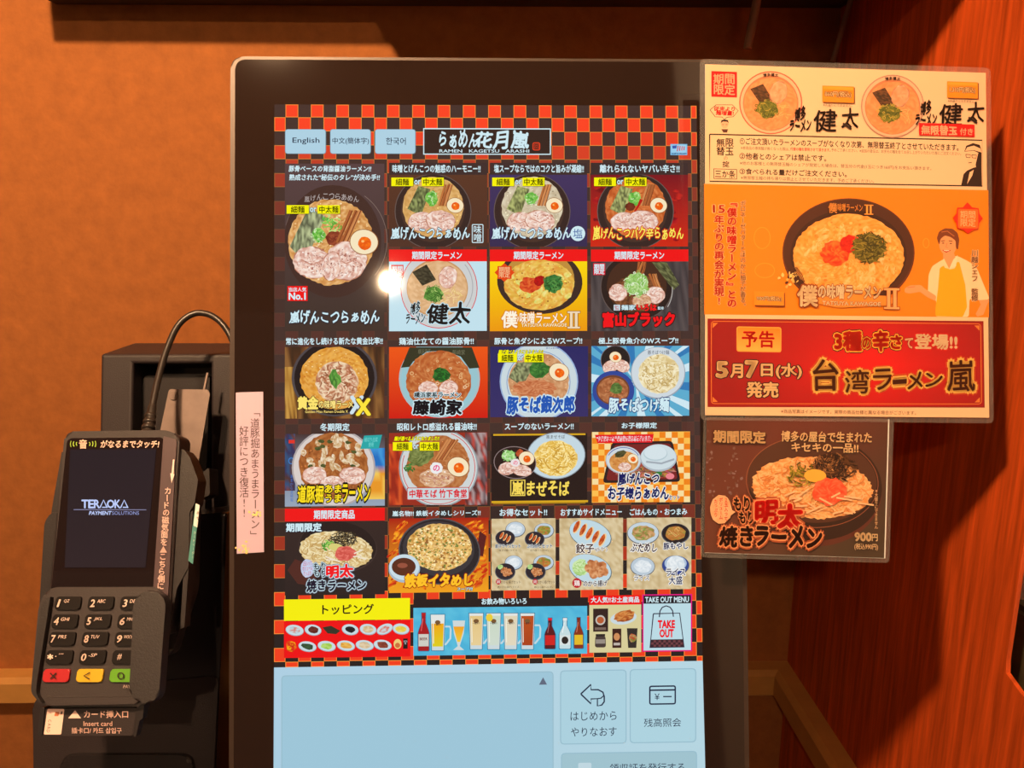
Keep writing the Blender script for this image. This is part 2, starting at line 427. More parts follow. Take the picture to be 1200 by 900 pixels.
# wall shelf overhead with two small rods under it
zs = WALL(330, 7).z; xs = WALL(66, 8).x; xe = WX
sh = root('wall_shelf', 'dark brown wall shelf above the ordering machine, only its underside in view', 'shelf', (0, WY, zs))
bm = bmesh.new()                                  # L-shaped: narrow along the back wall, unseen deep corner added for its shadow
L_ = [(xs, WY-.0005), (xs, WY-.065), (-.12, WY-.065), (-.12, WY-.277), (xe, WY-.277), (xe, WY-.0005)]
lo_ = [bm.verts.new((x, y, zs)) for x, y in L_]; hi_ = [bm.verts.new((x, y, zs+.03)) for x, y in L_]
bm.faces.new(lo_[::-1]); bm.faces.new(hi_)
for i in range(6): bm.faces.new((lo_[i], lo_[(i+1) % 6], hi_[(i+1) % 6], hi_[i]))
bmesh.ops.bevel(bm, geom=bm.edges[:], offset=.0015, segments=1, affect='EDGES')
link('board', fin(bm, 'board'), M_darkwood, sh)
P1 = WPlane((0, WY-.03, 0), (0, -1, 0))
for (xa, ya, xb, yb, r) in ((888, 2, 876, 57, .0042), (996, 24, 976, 72, .0026)):
    a = P1(xa, ya); b = P1(xb, yb); a.z = zs+.004
    tube('rod', [a, (a+b)/2, b], r, M_rod, sh, 8)

# object standing beyond the cut-out: dark chair-back-like block with an olive top
FR = WPlane((WX+.02, 0, 0), (-1, 0, 0))
bm = bmesh.new()
pts = [FR(1176, 700), FR(1240, 740), FR(1240, 900), FR(1170, 900)]
q = [bm.verts.new(p) for p in pts]; r_ = [bm.verts.new(p+Vector((.07, 0, 0))) for p in pts]
bm.faces.new(q); bm.faces.new(r_[::-1])
for i in range(4): bm.faces.new((q[i], r_[i], r_[(i+1) % 4], q[(i+1) % 4]))
bmesh.ops.bevel(bm, geom=bm.edges[:], offset=.004, segments=2, affect='EDGES')
o = link('side_stand', fin(bm, 'side_stand'), mat('dark_olive_lacquer', (0, 0, 0), .5, lin_rgb=(.05, .04, .02), var=(90, .5)))
tag(o, 'dark stand with mottled olive top seen behind the cut-out at the right edge', 'stand')

# lamps
for i, (p, pw, c, r, lab) in enumerate(LAMPS):
    L = root('pendant_lamp', lab, 'lamp', (p[0], p[1], ZT))
    tube('cord', [(p[0], p[1], ZT), (p[0], p[1], (ZT+p[2])/2), (p[0], p[1], p[2]+r+.02)], .003, M_cable, L, 8)
    lathe('cap', [(.012, r+.03), (.02, r+.02), (.022, r*.75), (.02, r*.72)], p, M_brass, L)
    E = pw/(4*math.pi*math.pi*r*r)
    g = lathe('globe', [(r*math.sin(a), -r*math.cos(a)) for a in [math.pi*k/12 for k in range(13)]], p,
              mat('lit_globe', (255, 230, 200), .4, emit=(*c, E)), L)

# ------------------------------------------------------------------ ordering machine
km = root('ticket_machine', 'tall black self-order touch-screen machine showing a ramen menu', 'ticket machine', (0.0, .45, 0))
outer = [(270, 66), (868, 70), (880, 1060), (268, 1060)]
slab('bezel_frame', DISP, rnd(outer, [14, 14, 4, 4]), .022, M_frame, km, 0, .0012, 3)
inner = [(275.5, 69.5), (863, 73), (874.5, 1058), (273.5, 1058)]
slab('cover_glass', DISP, rnd(inner, [12, 12, 3, 3]), .004, M_glass, km, .00015, .0003, 1)
slab('rear_housing', DISP, [(300, 110), (845, 112), (850, 1050), (300, 1050)], .10, M_black, km, -.022)
pb = DISP(570, 1050)
box('pedestal', (-.13, pb.y+.03, 0), (.14, pb.y+.16, pb.z+.05), M_black, km, .004)

# ------------------------------------------------------------------ payment unit to the left
pu = root('payment_unit', 'dark brown-black payment housing with a square recess, left of the touch screen', 'payment unit', CABI(190, 650))
bm = bmesh.new()
def q4(x0, y0, x1, y1): return [(x0, y0), (x1, y0), (x1, y1), (x0, y1)]
D = .13
# front frame around the recess (one welded slab with a hole)
ov = [(118, 426), (275, 426), (275, 920), (110, 920)]; iv = [(156, 424+13), (247, 424+13), (247, 628), (156, 628)]
iv = [(156, 426), (247, 426), (247, 640), (152, 640)]
ov = [(118, 415), (275, 415), (275, 920), (110, 920)]
O1 = [bm.verts.new(CABI.at(*p)) for p in ov]; I1 = [bm.verts.new(CABI.at(*p)) for p in iv]
D = .052; O2 = [bm.verts.new(CABI(*p)+Vector((0, D, 0))) for p in ov]; I2 = [bm.verts.new(CABI.at(*p, 0)-CABI.N*.040) for p in iv]
for i in range(4):
    j = (i+1) % 4
    bm.faces.new((O1[i], O1[j], I1[j], I1[i])); bm.faces.new((I1[i], I1[j], I2[j], I2[i])); bm.faces.new((O1[j], O1[i], O2[i], O2[j]))
bm.faces.new(I2); bm.faces.new(O2[::-1])
be = [e for e in bm.edges if (e.verts[0] in O1 and e.verts[1] in O1) or (e.verts[0] in I1 and e.verts[1] in I1) or {e.verts[0], e.verts[1]} in ({O1[0], O2[0]}, {O1[3], O2[3]})]
bmesh.ops.bevel(bm, geom=be, offset=.0022, segments=3, profile=.5, affect='EDGES')
link('housing', fin(bm, 'housing'), M_char, pu)
# lower column that carries the terminal
col_pts = [(38, 925), (38, 822), (52, 812), (186, 806), (200, 640), (206, 605), (266, 600), (264, 660), (251, 925)]
slab('column', COLU, rnd(col_pts, [0, 8, 4, 4, 8, 6, 6, 8, 0]), .07, M_side, pu, 0, .002, 3)
slab('column_front', COLU, rnd([(38.5, 925), (38.5, 822), (55, 812), (190, 798), (256, 792), (250, 925)], [0, 8, 4, 4, 9, 0]), .004, M_char, pu, .0012, .0008)
slab('cover_bump', COLU, rnd([(64, 930), (72, 888), (84, 885), (212, 885), (224, 889), (232, 930)], [0, 8, 6, 6, 8, 0]), .006, M_black, pu, .005, .0025, 3)
# recess fittings: inner tray and bent steel plate with its screw
TRAY = Plane(200, 480, .600, (.9996, -.006, .0257), (-.003, -.99, .02))
slab('tray', TRAY, rnd([(168, 440), (246, 440), (240, 600), (158, 600)], 4), .006, M_black, pu, .002, .001)
STP = Plane(215, 480, .553, (.998, .0, .05), (-.003, -.97, .16))
slab('mounting_plate', STP, rnd([(198, 456), (243.5, 456.5), (246, 462), (232, 545), (226, 566), (222, 540), (204, 508), (187, 508)], [3, 2, 2, 2, 2, 6, 3, 1]), .0016, M_steel, pu, 0, .0004)
bm = bmesh.new()
add_slab(bm, STP, [(203+5.4*math.cos(t), 463.5+5.4*math.sin(t)) for t in [k*math.pi/10 for k in range(20)]], .002, .0012, .0004)
add_slab(bm, STP, [(203+3*math.cos(t), 463.5+3*math.sin(t)) for t in [k*math.pi/3 for k in range(6)]], .001, .0016, .0001)
link('screw', fin(bm, 'screw'), M_steel, pu)
slab('bracket_edge', STP, [(242, 436.5), (244, 437), (239.5, 459), (237.5, 459)], .002, M_steel, pu, -.004)
slab('hinge_block', STP, rnd([(234, 556), (245, 548), (246, 580), (232, 586)], 2), .02, M_black, pu, -.006, .001)

# cable
PLG = Plane(176, 500, .520, (1, 0, 0), (0, -.97, .16))
def cp(x, y, d): return CAM+ray(x, y)*d
cb = root('cable', 'black cable arching from the card terminal behind the touch screen', 'cable', cp(176, 520, .52))
tube('cord', [cp(*a) for a in ((172, 520, .505), (176, 500, .51), (180, 470, .52), (186.5, 440, .53), (196, 408, .54), (209, 381, .548), (226, 368, .552), (243, 368, .553), (258, 377, .552), (270, 394, .55), (280, 420, .548))], .00225, M_cable, cb)
tube('strain_relief', [cp(170.6, 522, .502), cp(173, 508, .508), cp(177, 488, .514), cp(179, 476, .518)], .0036, M_cable, cb, 14, True, [.0042, .0040, .0032, .0027])
bm = bmesh.new()
for k in range(5):
    t = (k+.3)/5; c = cp(171.2+6.2*t, 517-34*t, .503+.013*t); ax = (cp(179, 476, .518)-cp(170.6, 522, .502)).normalized()
    a = ax.orthogonal().normalized(); b = ax.cross(a); R1 = .0049-.0013*t; L = []
    for h, rr in ((-.0014, R1*.8), (-.0010, R1), (.0010, R1), (.0014, R1*.8)):
        L.append([bm.verts.new(c+ax*h+(a*math.cos(q_)+b*math.sin(q_))*rr) for q_ in [j*math.pi/8 for j in range(16)]])
    for i in range(3):
        for j in range(16): bm.faces.new((L[i][j], L[i][(j+1) % 16], L[i+1][(j+1) % 16], L[i+1][j]))
    bm.faces.new(L[0]); bm.faces.new(L[-1][::-1])
link('grip_rings', fin(bm, 'grip_rings', True), M_cable, cb)

# ------------------------------------------------------------------ card terminal
ct = root('card_terminal', 'black card payment terminal with dark screen and keypad, mounted left of the touch screen', 'card terminal', KEYP(110, 780))
slab('rear_body', TERM, rnd([(60, 600), (74, 520), (205, 514), (229, 560), (226, 690), (200, 770), (50, 770)], 10), .012, M_black, ct, -.014, .003)
slab('screen_housing', TERM, rnd([(76, 505.5), (196, 504), (211, 511), (199, 712), (55, 712)], [9, 6, 7, 0, 0]), .019, M_char, ct, 0, .0022, 3)
slab('side_strip', TERM, rnd([(191.5, 511), (207, 515), (196.5, 704), (178.5, 704)], 2), .003, M_strip, ct, .0012, .0006)
slab('screen_glass', TERM, rnd([(82, 513.5), (189, 512.5), (193, 516), (181, 695), (59.5, 695), (78.5, 517)], [4, 3, 3, 1, 1, 3]), .002, mat('terminal_glass', (0, 0, 0), .04, lin_rgb=(.014, .009, .010), spec=.7), ct, .0010, .0002)
# magnetic stripe reader on its right
slab('stripe_reader', TERM, rnd([(207, 528), (215, 526), (222, 535), (232, 562), (228, 590), (222, 600), (221, 664), (207, 690), (198, 745), (194, 742)], 3), .016, M_black, ct, -.003, .0014, 2)
slab('reader_rail', TERM, rnd([(219, 604), (226, 598), (216, 735), (211, 737)], 1), .01, M_black, ct, -.004, .0008)
st = slab('sticker', TERM, [(229, 591), (233.5, 593), (226, 661), (220.5, 657)], .0003, M_teal, ct, -.0020)
slab('sticker', TERM, [(229.6, 590), (233.8, 592), (231.2, 618), (226.8, 616)], .0003, M_paper, ct, -.0017, label='small white sticker')
cs = Canvas(TERM, -.0014)
cs.vtext('カードリーダー', 227.5, 622, 655, 3.2, (200, 220, 215), lean=-.08); cs.vtext('△▽', 231, 597, 611, 3, (30, 30, 30))
cs.build('sticker_print', M_print, ct)
# left wing behind the screen part
slab('left_wing', TERM, rnd([(52, 612), (60, 600), (68, 600), (58, 712), (46, 712)], [6, 4, 0, 0, 2]), .018, M_black, ct, -.006, .0015)
# keypad: recessed floor, raised shield wings
slab('keypad_base', KEYP, rnd([(53, 692), (66, 688), (184, 688), (196, 700), (186, 820), (160, 828), (50, 827), (36, 812), (37, 800), (45, 712)], [6, 4, 5, 8, 8, 4, 8, 6, 4, 6]), .007, M_char, ct, 0, .002, 3)
def wing(name, pts, h, bev):
    slab(name, KEYP, pts, h+.001, M_black, ct, h, bev, 4)
wing('shield_wing', rnd([(156, 708), (161, 697), (178, 690.5), (190, 697), (194, 708), (186, 816), (176, 825), (160, 823), (151, 812), (153, 776)], [6, 5, 6, 4, 6, 8, 6, 6, 5, 4], 3), .009, .0013)
wing('shield_wing', rnd([(47, 712), (54, 700), (59, 699), (58, 706), (43, 800), (42, 813), (49, 824), (44, 822), (36.5, 808), (38, 794)], [5, 4, 1, 3, 6, 4, 1, 3, 6, 4], 3), .004, .0006)
slab('bottom_lip', KEYP, rnd([(54, 818), (166, 816), (160, 825), (56, 827)], 3), .004, M_char, ct, .002, .0012)
keyrows = [(699, 714.3, [(63.5, 95.5), (102, 134), (140, 172)], ['1', '2', '3'], ['QZ', 'ABC', 'DEF']),
           (720, 736, [(60, 92), (98, 130.5), (136.7, 169)], ['4', '5', '6'], ['GHI', 'JKL', 'MNO']),
           (740.6, 756.6, [(56.5, 89), (95, 127.6), (133.7, 166)], ['7', '8', '9'], ['PRS', 'TUV', 'WXY']),
           (762, 778, [(53, 86), (92, 124.6), (130.5, 163)], ['*', '0', '#'], [",'\"", '-SP', '']),
           (784, 799.3, [(49.3, 82.2), (88.5, 121.5), (127.6, 160.5)], ['✕', '<', 'O'], ['', '', ''])]
kc = Canvas(KEYP, .0026)
for r, (y0, y1, xs_, big, sm) in enumerate(keyrows):
    for c in range(3):
        x0, x1 = xs_[c]; sh_ = -.165*(y1-y0)
        M = M_key if r < 4 else (M_red, M_yel, M_grn)[c]
        pts = rnd([(x0+2.4, y0), (x1, y0), (x1+sh_, y1), (x0+2.4+sh_, y1)], 3.2, 4)
        slab('key', KEYP, pts, .003, M, ct, .0016, .0007, 2, label=(None if r < 4 else ('red cancel key', 'yellow back key', 'green confirm key')[c]))
        cx0 = x0+5.0; wt = (250, 225, 215)
        if r < 4:
            kc.k = 0
            w_ = 4.6 if big[c] != '1' else 3.4
            if big[c] == '*': kc.text('*', cx0+.5, y0+4.5, cx0+6.5, y0+10.5, wt, .03)
            elif big[c] == '#': kc.text('#', cx0+4, y0+4.2, cx0+9.5, y0+11, wt, .012, shear=.2)
            else: kc.text(big[c], cx0+.8, y0+3.8, cx0+.8+w_+1, y0+12.2, wt, .022, shear=.25)
            if sm[c] and x1 < 145: kc.text(sm[c], cx0+9, y0+3.6, cx0+9+3.4*len(sm[c]), y0+7.6, (235, 210, 200), .004, shear=.3)
            elif sm[c]: kc.text(sm[c], cx0+9, y0+3.6, cx0+9+3.4*len(sm[c]), y0+7.6, (235, 210, 200), .004, shear=.3)
        else:
            mx_, my_ = (x0+x1)/2-.8, (y0+y1)/2; dk = (40, 22, 15)
            if c == 0:
                kc.line([(mx_-3.5, my_-3.3), (mx_+3.3, my_+3.5)], 1.5, dk); kc.line([(mx_+3.6, my_-3.3), (mx_-3.4, my_+3.5)], 1.5, dk)
            if c == 1: kc.line([(mx_+3.6, my_-3.8), (mx_-3.6, my_), (mx_+3.2, my_+3.8)], 1.4, dk)
            if c == 2: kc.ring(mx_+.5, my_, 4, 4.2, 1.3, dk)
kc.text('PAY', 146.5, 802.5, 155.5, 806, (200, 175, 165), .004, shear=.2)
kc.build('key_legends', M_print, ct)
# card slot with printed plate
slab('card_slot', SLOT, rnd([(60, 824), (168, 822), (163, 838), (57, 838)], 3), .012, M_black, ct, -.0032, .0015)
slab('slot_plate', SLOT, rnd([(52.5, 831), (160, 829.5), (155.5, 862), (49, 862.5)], 1.5), .003, M_char, ct, 0, .0005)
slab('side_clip', SLOT, rnd([(47.5, 829), (52.5, 829), (49, 863), (43.5, 862)], 1.5), .006, M_black, ct, .001, .0008)
slab('side_clip', SLOT, rnd([(160.5, 826), (169, 826), (167, 843), (164, 843), (159, 864), (155.5, 863)], 1.2), .006, M_black, ct, .001, .0008)
sc = Canvas(SLOT, .0005)
G = (250, 215, 205)
sc.poly(rnd([(56.2, 830.5), (76, 830.5), (72.2, 860.5), (51.8, 860.5)], 1.5), G)
sc.poly(rnd([(65.3, 834), (70, 834), (69, 839), (64, 839)], .8), (205, 120, 85)); sc.poly([(72.2, 833.5), (74, 833.5), (73.2, 837), (71.6, 837)], (60, 40, 35))
cc = [('C', 844), ('A', 848.3), ('R', 852.2), ('D', 856)]
for ch, yy in cc:
    v, f = glyphs(ch); g = (v.min(0)+v.max(0))/2; v = v-g
    sc.emit(np.stack([58-.2*(yy-850)/1.3+v[:, 1]*5.2, yy+v[:, 0]*4.6+.6], 1), f, (70, 45, 40))
sc.poly([(88.5, 832), (95.5, 841.5), (80.5, 841.5)], G)
sc.text('カード挿入口', 99, 832.5, 150.5, 841, G, .022)
sc.text('Insert card', 98.5, 845, 132, 850.5, G, .012)
sc.text('插卡口/ 카드 삽입구', 84.5, 852.5, 143, 859.2, G, .016)
sc.build('slot_print', M_print, ct)
# screen prints
tc_ = Canvas(TERM, .0013)
ln = lambda y: 1
for k, (xx, hh) in enumerate(((90.5, 4), (87, 5.2), (83.7, 6.2))):
    tc_.ring(xx+4, 520.5, 4.5, hh*.95, 1.1, (150, 190, 60), a0=140, a1=220, n=10)
for k, (xx, hh) in enumerate(((106, 4), (109.4, 5.2), (112.7, 6.2))):
    tc_.ring(xx-3.2, 520.5, 4.5, hh*.95, 1.1, (150, 190, 60), a0=-40, a1=40, n=10)
tc_.text('音', 94, 515.5, 103, 525.8, (250, 215, 200), .03)
tc_.text('がなるまでタッチ!', 119, 516.3, 187.5, 525, (250, 225, 215), .03, shear=.15)
tc_.build('screen_legend', M_print, ct)
lc = Canvas(TERM, .0013)
lc.grid(0, 0, 1, 1, lambda u, v: (34+10*v, 26+6*v, 34+2*v), 4, 4, quad=[(83.5, 527), (184, 526), (171.5, 665), (77, 665)])
cL = (190, 205, 250)
x = 97.0
for ch, w_ in (('T', 8), ('E', 6.6), ('R', 6.8), ('Λ', 8.2), ('O', 9), ('K', 7), ('Λ', 8.2)):
    s_ = .0
    if ch == 'Λ':
        lc.line([(x-.2, 595.3), (x+w_*.5, 586.2), (x+w_+.2, 595.3)], 1.5, cL); lc.line([(x+2.4, 594.6), (x+w_-1, 594.6)], 1.3, cL)
    else: lc.text(ch, x, 586, x+w_-.6, 595.4, cL, .03)
    x += w_
lc.line([(87.5, 597.3), (172.5, 597.5)], .7, (150, 150, 190))
lc.text('PAYMENT', 105.5, 599.2, 132, 603.4, cL, .03, shear=.2); lc.text('SOLUTIONS', 132.5, 599.2, 164, 603.4, (150, 160, 215), .0)
lc.build('display', M_screen, ct)
sp = Canvas(TERM, .0022)
W_ = (250, 218, 212)
sp.poly([(204.2, 539), (206, 539), (204.9, 556), (206.0, 556), (202.6, 566.5), (201, 555), (202.6, 555)], W_)
sp.vtext('カードの磁気面を▲こちら側に', 198.5, 571, 691, 8.2, W_, .025, lean=-.075)
sp.build('strip_print', M_print, ct)

# ------------------------------------------------------------------ pink notice strip stuck on the left bezel
nz = root('notice_strip', 'narrow pinkish paper strip with vertical writing stuck on the left bezel', 'label', DISP(292, 648, .0006))
slab('paper', DISP, [(276.3, 460), (308.3, 459), (309.3, 647), (277.5, 649)], .0002, M_pink, nz, .0006)
n1 = Canvas(DISP, .00068)
n1.vtext('「道豚掘あまうまラーメン」', 299.2, 478, 632, 11, (75, 45, 50), .0, lean=.004)
n1.vtext('好評につき復活!!', 286.2, 499, 607, 11, (75, 45, 50), .0, lean=.004)
for cx, cy in ((300, 602), (285, 643)):
    for _ in range(16): n1.ell(cx+random.gauss(0, 3.6), cy+random.gauss(0, 3.2), random.uniform(.6, 1.9), random.uniform(.5, 1.6), (255, 225, 140), n=6, jit=.3)
n1.build('writing', M_print, nz)

# ------------------------------------------------------------------ food drawing helpers (flat pictures)
def egg(c, x, y, r, rot=.3):
    c.ell(x, y, r*1.1, r*.98, (150, 90, 40), rot); c.ell(x, y, r*1.04, r*.92, (245, 228, 190), rot); c.mott(x+r*.05, y+r*.1, r*.52, r*.5, [(235, 95, 15), (250, 120, 20), (225, 80, 10)], R=3, n=14, jit=.05); c.ell(x-r*.1, y-r*.05, r*.12, r*.1, (255, 190, 110), n=8)
def nori(c, q, green=(128, 138, 92)):
    c.grid(0, 0, 1, 1, [green, tuple(v*.6 for v in green), tuple(v*1.25 for v in green), tuple(v*.85 for v in green)], 9, 12, quad=q)
def chashu(c, x, y, rx, ry, rot=0, pink=1):
    c.ell(x, y, rx*1.03, ry*1.03, (185, 120, 95), rot, jit=.05)
    c.mott(x, y, rx, ry, [(226, 175, 158), (244, 220, 206), (196, 136, 120), (238, 200, 180), (250, 238, 228)] if pink else [(205, 150, 110), (222, 180, 140), (180, 120, 85), (235, 205, 170)], rot, 6, 20, .06)
    c.dots(x, y, rx*.85, ry*.85, int(rx*2), [(170, 105, 90), (250, 240, 232), (215, 165, 150)], max(.6, rx*.05))
    c.line([(x-rx*.6*math.cos(rot), y-ry*.2), (x, y+ry*.15), (x+rx*.5, y-ry*.1)], max(.5, rx*.06), (200, 140, 120))
def onion(c, x, y, rx, ry, n=40, cols=((110, 190, 70), (160, 215, 110), (70, 150, 50), (215, 240, 190))):
    c.mott(x, y, rx*.9, ry*.9, [cols[0], cols[2], cols[1]], R=3, n=12, jit=.2)
    c.dots(x, y, rx, ry, n, list(cols), max(rx*.13, .9), True); c.strands(x, y, rx*1.1, ry*1.1, n//2, list(cols), .8, rx*.5, 2)
def menma(c, x, y, L, n=3, rot=-.25, w=3):
    for i in range(n):
        xx = x+i*w*1.1; c.line([(xx+math.sin(-rot)*L*.5+random.uniform(-1, 1), y-L/2), (xx+random.uniform(-1, 1), y), (xx-math.sin(-rot)*L*.5, y+L/2)], w, random.choice([(190, 115, 60), (170, 95, 50), (205, 135, 80)]))
        c.line([(xx+math.sin(-rot)*L*.5+1, y-L/2), (xx-math.sin(-rot)*L*.5+1, y+L/2)], w*.25, (120, 60, 30))
def soup(c, x, y, rx, ry, cols, R=7, n=30, specks=90, sp=None, clip=None):
    c.mott(x, y, rx, ry, cols, R=R, n=n, jit=.02, clip=clip)
    if specks: c.dots(x, y, rx*.95, ry*.95, specks, sp or [tuple(min(255, v*1.25+12) for v in cols[0]), tuple(v*.75 for v in cols[-1])], max(.7, rx*.025))
def noodles(c, x, y, rx, ry, n=150, cols=((240, 215, 150), (220, 185, 110), (200, 160, 85), (250, 235, 190), (180, 135, 70)), rot=0, w=1.0, ln=10):
    c.mott(x, y, rx, ry, [cols[1], cols[2]], rot, 4, 26, .03); c.strands(x, y, rx, ry, n, list(cols), w, ln, 1.8, rot)
def cutpoly(pts, x0, y0, x1, y1): return [(min(max(x, x0), x1), min(max(y, y0), y1)) for x, y in pts]
def cdisc(c, x, y, rx, ry, col, box_, rot=0, n=40):
    """disc clipped to the picture's rectangle"""
    a, q = math.cos(rot), math.sin(rot); P = []
    for i in range(n):
        t = 2*math.pi*i/n; u, v = rx*math.cos(t), ry*math.sin(t); P.append((x+u*a-v*q, y+u*q+v*a))
    x0, y0, x1, y1 = box_
    def clip(P, ins, cut):
        o = []
        for i in range(len(P)):
            A, B = P[i-1], P[i]
            if ins(B):
                if not ins(A): o.append(cut(A, B))
                o.append(B)
            elif ins(A): o.append(cut(A, B))
        return o
    for ax, lim, sg in ((0, x0, 1), (0, x1, -1), (1, y0, 1), (1, y1, -1)):
        ins = lambda p, ax=ax, lim=lim, sg=sg: (p[ax]-lim)*sg >= 0
        cut = lambda A, B, ax=ax, lim=lim: tuple(A[k]+(B[k]-A[k])*((lim-A[ax])/(B[ax]-A[ax])) for k in (0, 1))
        P = clip(P, ins, cut)
        if len(P) < 3: return
    c.poly(P, col)

WHT = (205, 232, 240); YEL = (246, 240, 0); RED = (238, 18, 22)
DK = (62, 44, 42); DK2 = (70, 53, 56); DKL = (40, 30, 30)
# ------------------------------------------------------------------ the lit display
dslope = lambda x, y: .0032+(y-123)*(-.0185/655)
scr = Canvas(DISP, .0003, dslope)
def dk(y, x=570):
    t = max(0, min(1, (y-520)/160)); return tuple(a*(1-t)+b*t for a, b in zip((66, 46, 42), (38, 30, 30)))  # brownish black: backlight, flare and room reflection put into the emitted colour
scr.grid(0, 0, 1, 1, lambda u, v: dk(123+655*v), 6, 20, quad=[(321.7, 122.6), (816, 124.2), (823.2, 774.5), (321.3, 782)])
def rf(y):
    for (a, fa), (b, fb) in zip([(100, 1), (150, 1), (180, .8), (215, .5), (260, .22), (330, .10), (540, .10), (600, .35), (650, .65), (690, .95), (720, 1), (900, 1)], [(150, 1), (180, .8), (215, .5), (260, .22), (330, .10), (540, .10), (600, .35), (650, .65), (690, .95), (720, 1), (900, 1), (901, 1)]):
        if a <= y <= b: return fa+(fb-fa)*(y-a)/(b-a)
    return 1
def B(u, v):                                                # screen coordinates to picture points
    xl = 321.7-.4*v; xr = 816+7.2*v; yt = 122.6+1.6*u; yb = 782-7.5*u
    return (xl+(xr-xl)*u, yt+(yb-yt)*v)
W0, H0 = 494.3, 659.0
xs_ = [0, 13.1]+[13.1+14.83*i for i in range(1, 33)]+[494.3]
ys_ = [0, 15.0]+[15.0+16.35*i for i in range(1, 40)]
ys_ = [y for y in ys_ if y < H0-4]+[H0]
tiles_box = [(334, 190, 812, 694)]
for j in range(len(ys_)-1):
    ym = (ys_[j]+ys_[j+1])/2; f = rf(123+ym)
    scr.k = 2+(j % 2)
    for i in range(len(xs_)-1):
        if (i+j) % 2 == 0: continue
        scr.k = 3
        u0, u1, v0, v1 = xs_[i]/W0, xs_[i+1]/W0, ys_[j]/H0, ys_[j+1]/H0
        g = .45+.55*f
        A = [B(u0, v0), B(u1, v0), B(u1, v1), B(u0, v1)]
        bc = dk(123+ym); rc = (250, 66, 34) if ym < 300 else (240, 62, 30)
        c1 = tuple(a*(1-f)+b*f for a, b in zip(bc, rc)); c2 = tuple(a*(1-f)+b*f for a, b in zip(bc, (255, 150, 60)))
        scr.poly(A, c2)
        du, dv = .7/W0, .7/H0
        scr.poly([B(u0+du, v0+dv), B(u1-du, v0+dv), B(u1-du, v1-dv), B(u0+du, v1-dv)], c1)
scr.k = 6
# lower light-blue part
scr.grid(0, 0, 1, 1, lambda u, v: (172-6*v+10*u, 206-4*v+8*u, 226-4*v), 6, 6, quad=[(321.3, 782), (823.2, 774.3), (830, 1045), (320, 1045)])
disp = scr.build('display', M_screen, km)
LB = (158, 194, 210)
def panel(name, x0, y0, x1, y1, col, r=4, sl=-.0155):
    c = Canvas(DISP, .00036, lambda x, y: sl)
    c.rect(x0-1.2, y0-1.2, x1+1.2, y1+1.2, (150, 188, 204), r+1); c.rect(x0, y0, x1, y1, col, r)
    return c
c = panel('order_list', 331, 790, 647.5, 1020, (156, 197, 216)); c.poly([(636.4, 793.5), (641, 802), (631.6, 802.2)], (95, 105, 125)); c.build('order_list', M_screen, disp)
INK = (28, 38, 66)
c = panel('screen_button', 657.5, 786, 733, 870.5, (170, 208, 222))
for a in ([(680.5, 813), (692.5, 801.8), (692.5, 808), (701, 808), (706.5, 811), (708, 816), (708, 822), (705, 826), (700, 827), (700, 818.5), (692.5, 818.8), (692.5, 824.5)],): c.loop(a, 1.7, INK)
c.line([(700, 818.5), (704, 818), (708, 814.5)], 1.3, INK)
c.text('はじめから', 668.5, 833.5, 722.5, 844, INK, 0); c.text('やりなおす', 669, 852, 722.5, 862.5, INK, 0)
c.build('screen_button', M_screen, disp)
c = panel('screen_button', 739, 784.5, 814.5, 869, (172, 210, 223))
c.frame(760.5, 803, 792, 825.5, 1.7, INK, 3); c.rect(761, 807.5, 791.5, 809.3, INK); c.text('¥', 767, 812.5, 772.8, 820, INK, .0); c.line([(777, 816), (787, 816)], 1.4, INK)
c.text('残高照会', 754.5, 841.5, 798, 851.5, INK, 0)
c.build('screen_button', M_screen, disp)
c = panel('screen_button', 658.5, 882, 815.5, 960, (158, 194, 206), 4)
c.rect(677.5, 893.5, 693, 909, (190, 214, 224), 2); c.text('領収証を発行する', 714.5, 894, 802, 905, INK, 0)
c.build('screen_button', M_screen, disp)
# top row buttons and logo
for x0, x1, t, a, b in ((334.7, 381.5, 'English', 343, 374.5), (387.5, 434, '中文(簡体字)', 389.7, 432.5), (440, 486.5, '한국어', 452.5, 475.5)):
    c = Canvas(DISP, .00036, dslope); c.rect(x0-.6, 151.6, x1+.8, 180.6, (120, 150, 165), 3.4); c.rect(x0, 152, x1, 180, (172, 208, 226), 3)
    c.text(t, a, 161.5, b, 169.8 if t != 'English' else 169.5, (40, 50, 70), .008)
    c.build('language_button', M_screen, disp)
c = Canvas(DISP, .00036, dslope); c.rect(496, 150.5, 645.5, 181.5, WHT); c.rect(497.2, 151.8, 644.3, 180.3, (50, 34, 30))
c.text('らぁめん', 515, 154.5, 560, 172.5, WHT, .03, shear=.08, brush=.5); c.text('花月嵐', 557, 154, 619.5, 174, WHT, .032, shear=.1, brush=.3)
c.text('RAMEN   KAGETSU   ARASHI', 515, 175.4, 620, 179, WHT, .015)
c.frame(624, 167, 633, 176.5, 1.2, (220, 60, 30), 2.5); c.text('回', 626, 169, 631.5, 174.5, (220, 60, 30), .0)
c.build('title_banner', M_screen, disp)
c = Canvas(DISP, .00036, dslope); c.rect(785.5, 169, 805.2, 182, (120, 185, 225)); c.rect(786.3, 169.8, 804.4, 179.2, (150, 205, 235))
for k in range(4): c.line([(794.5+k*2.4, 171+.3*k), (793.5+k*2.6, 177.5-.4*k)], 1.1, (215, 50, 60))
c.poly([(787.5, 171), (793, 170.5), (792.5, 174), (788, 174.5)], (60, 90, 170)); c.text('SOFTCREAM', 787, 179.3, 804, 181.4, (40, 60, 110), .02)
c.build('flag_badge', M_screen, disp)

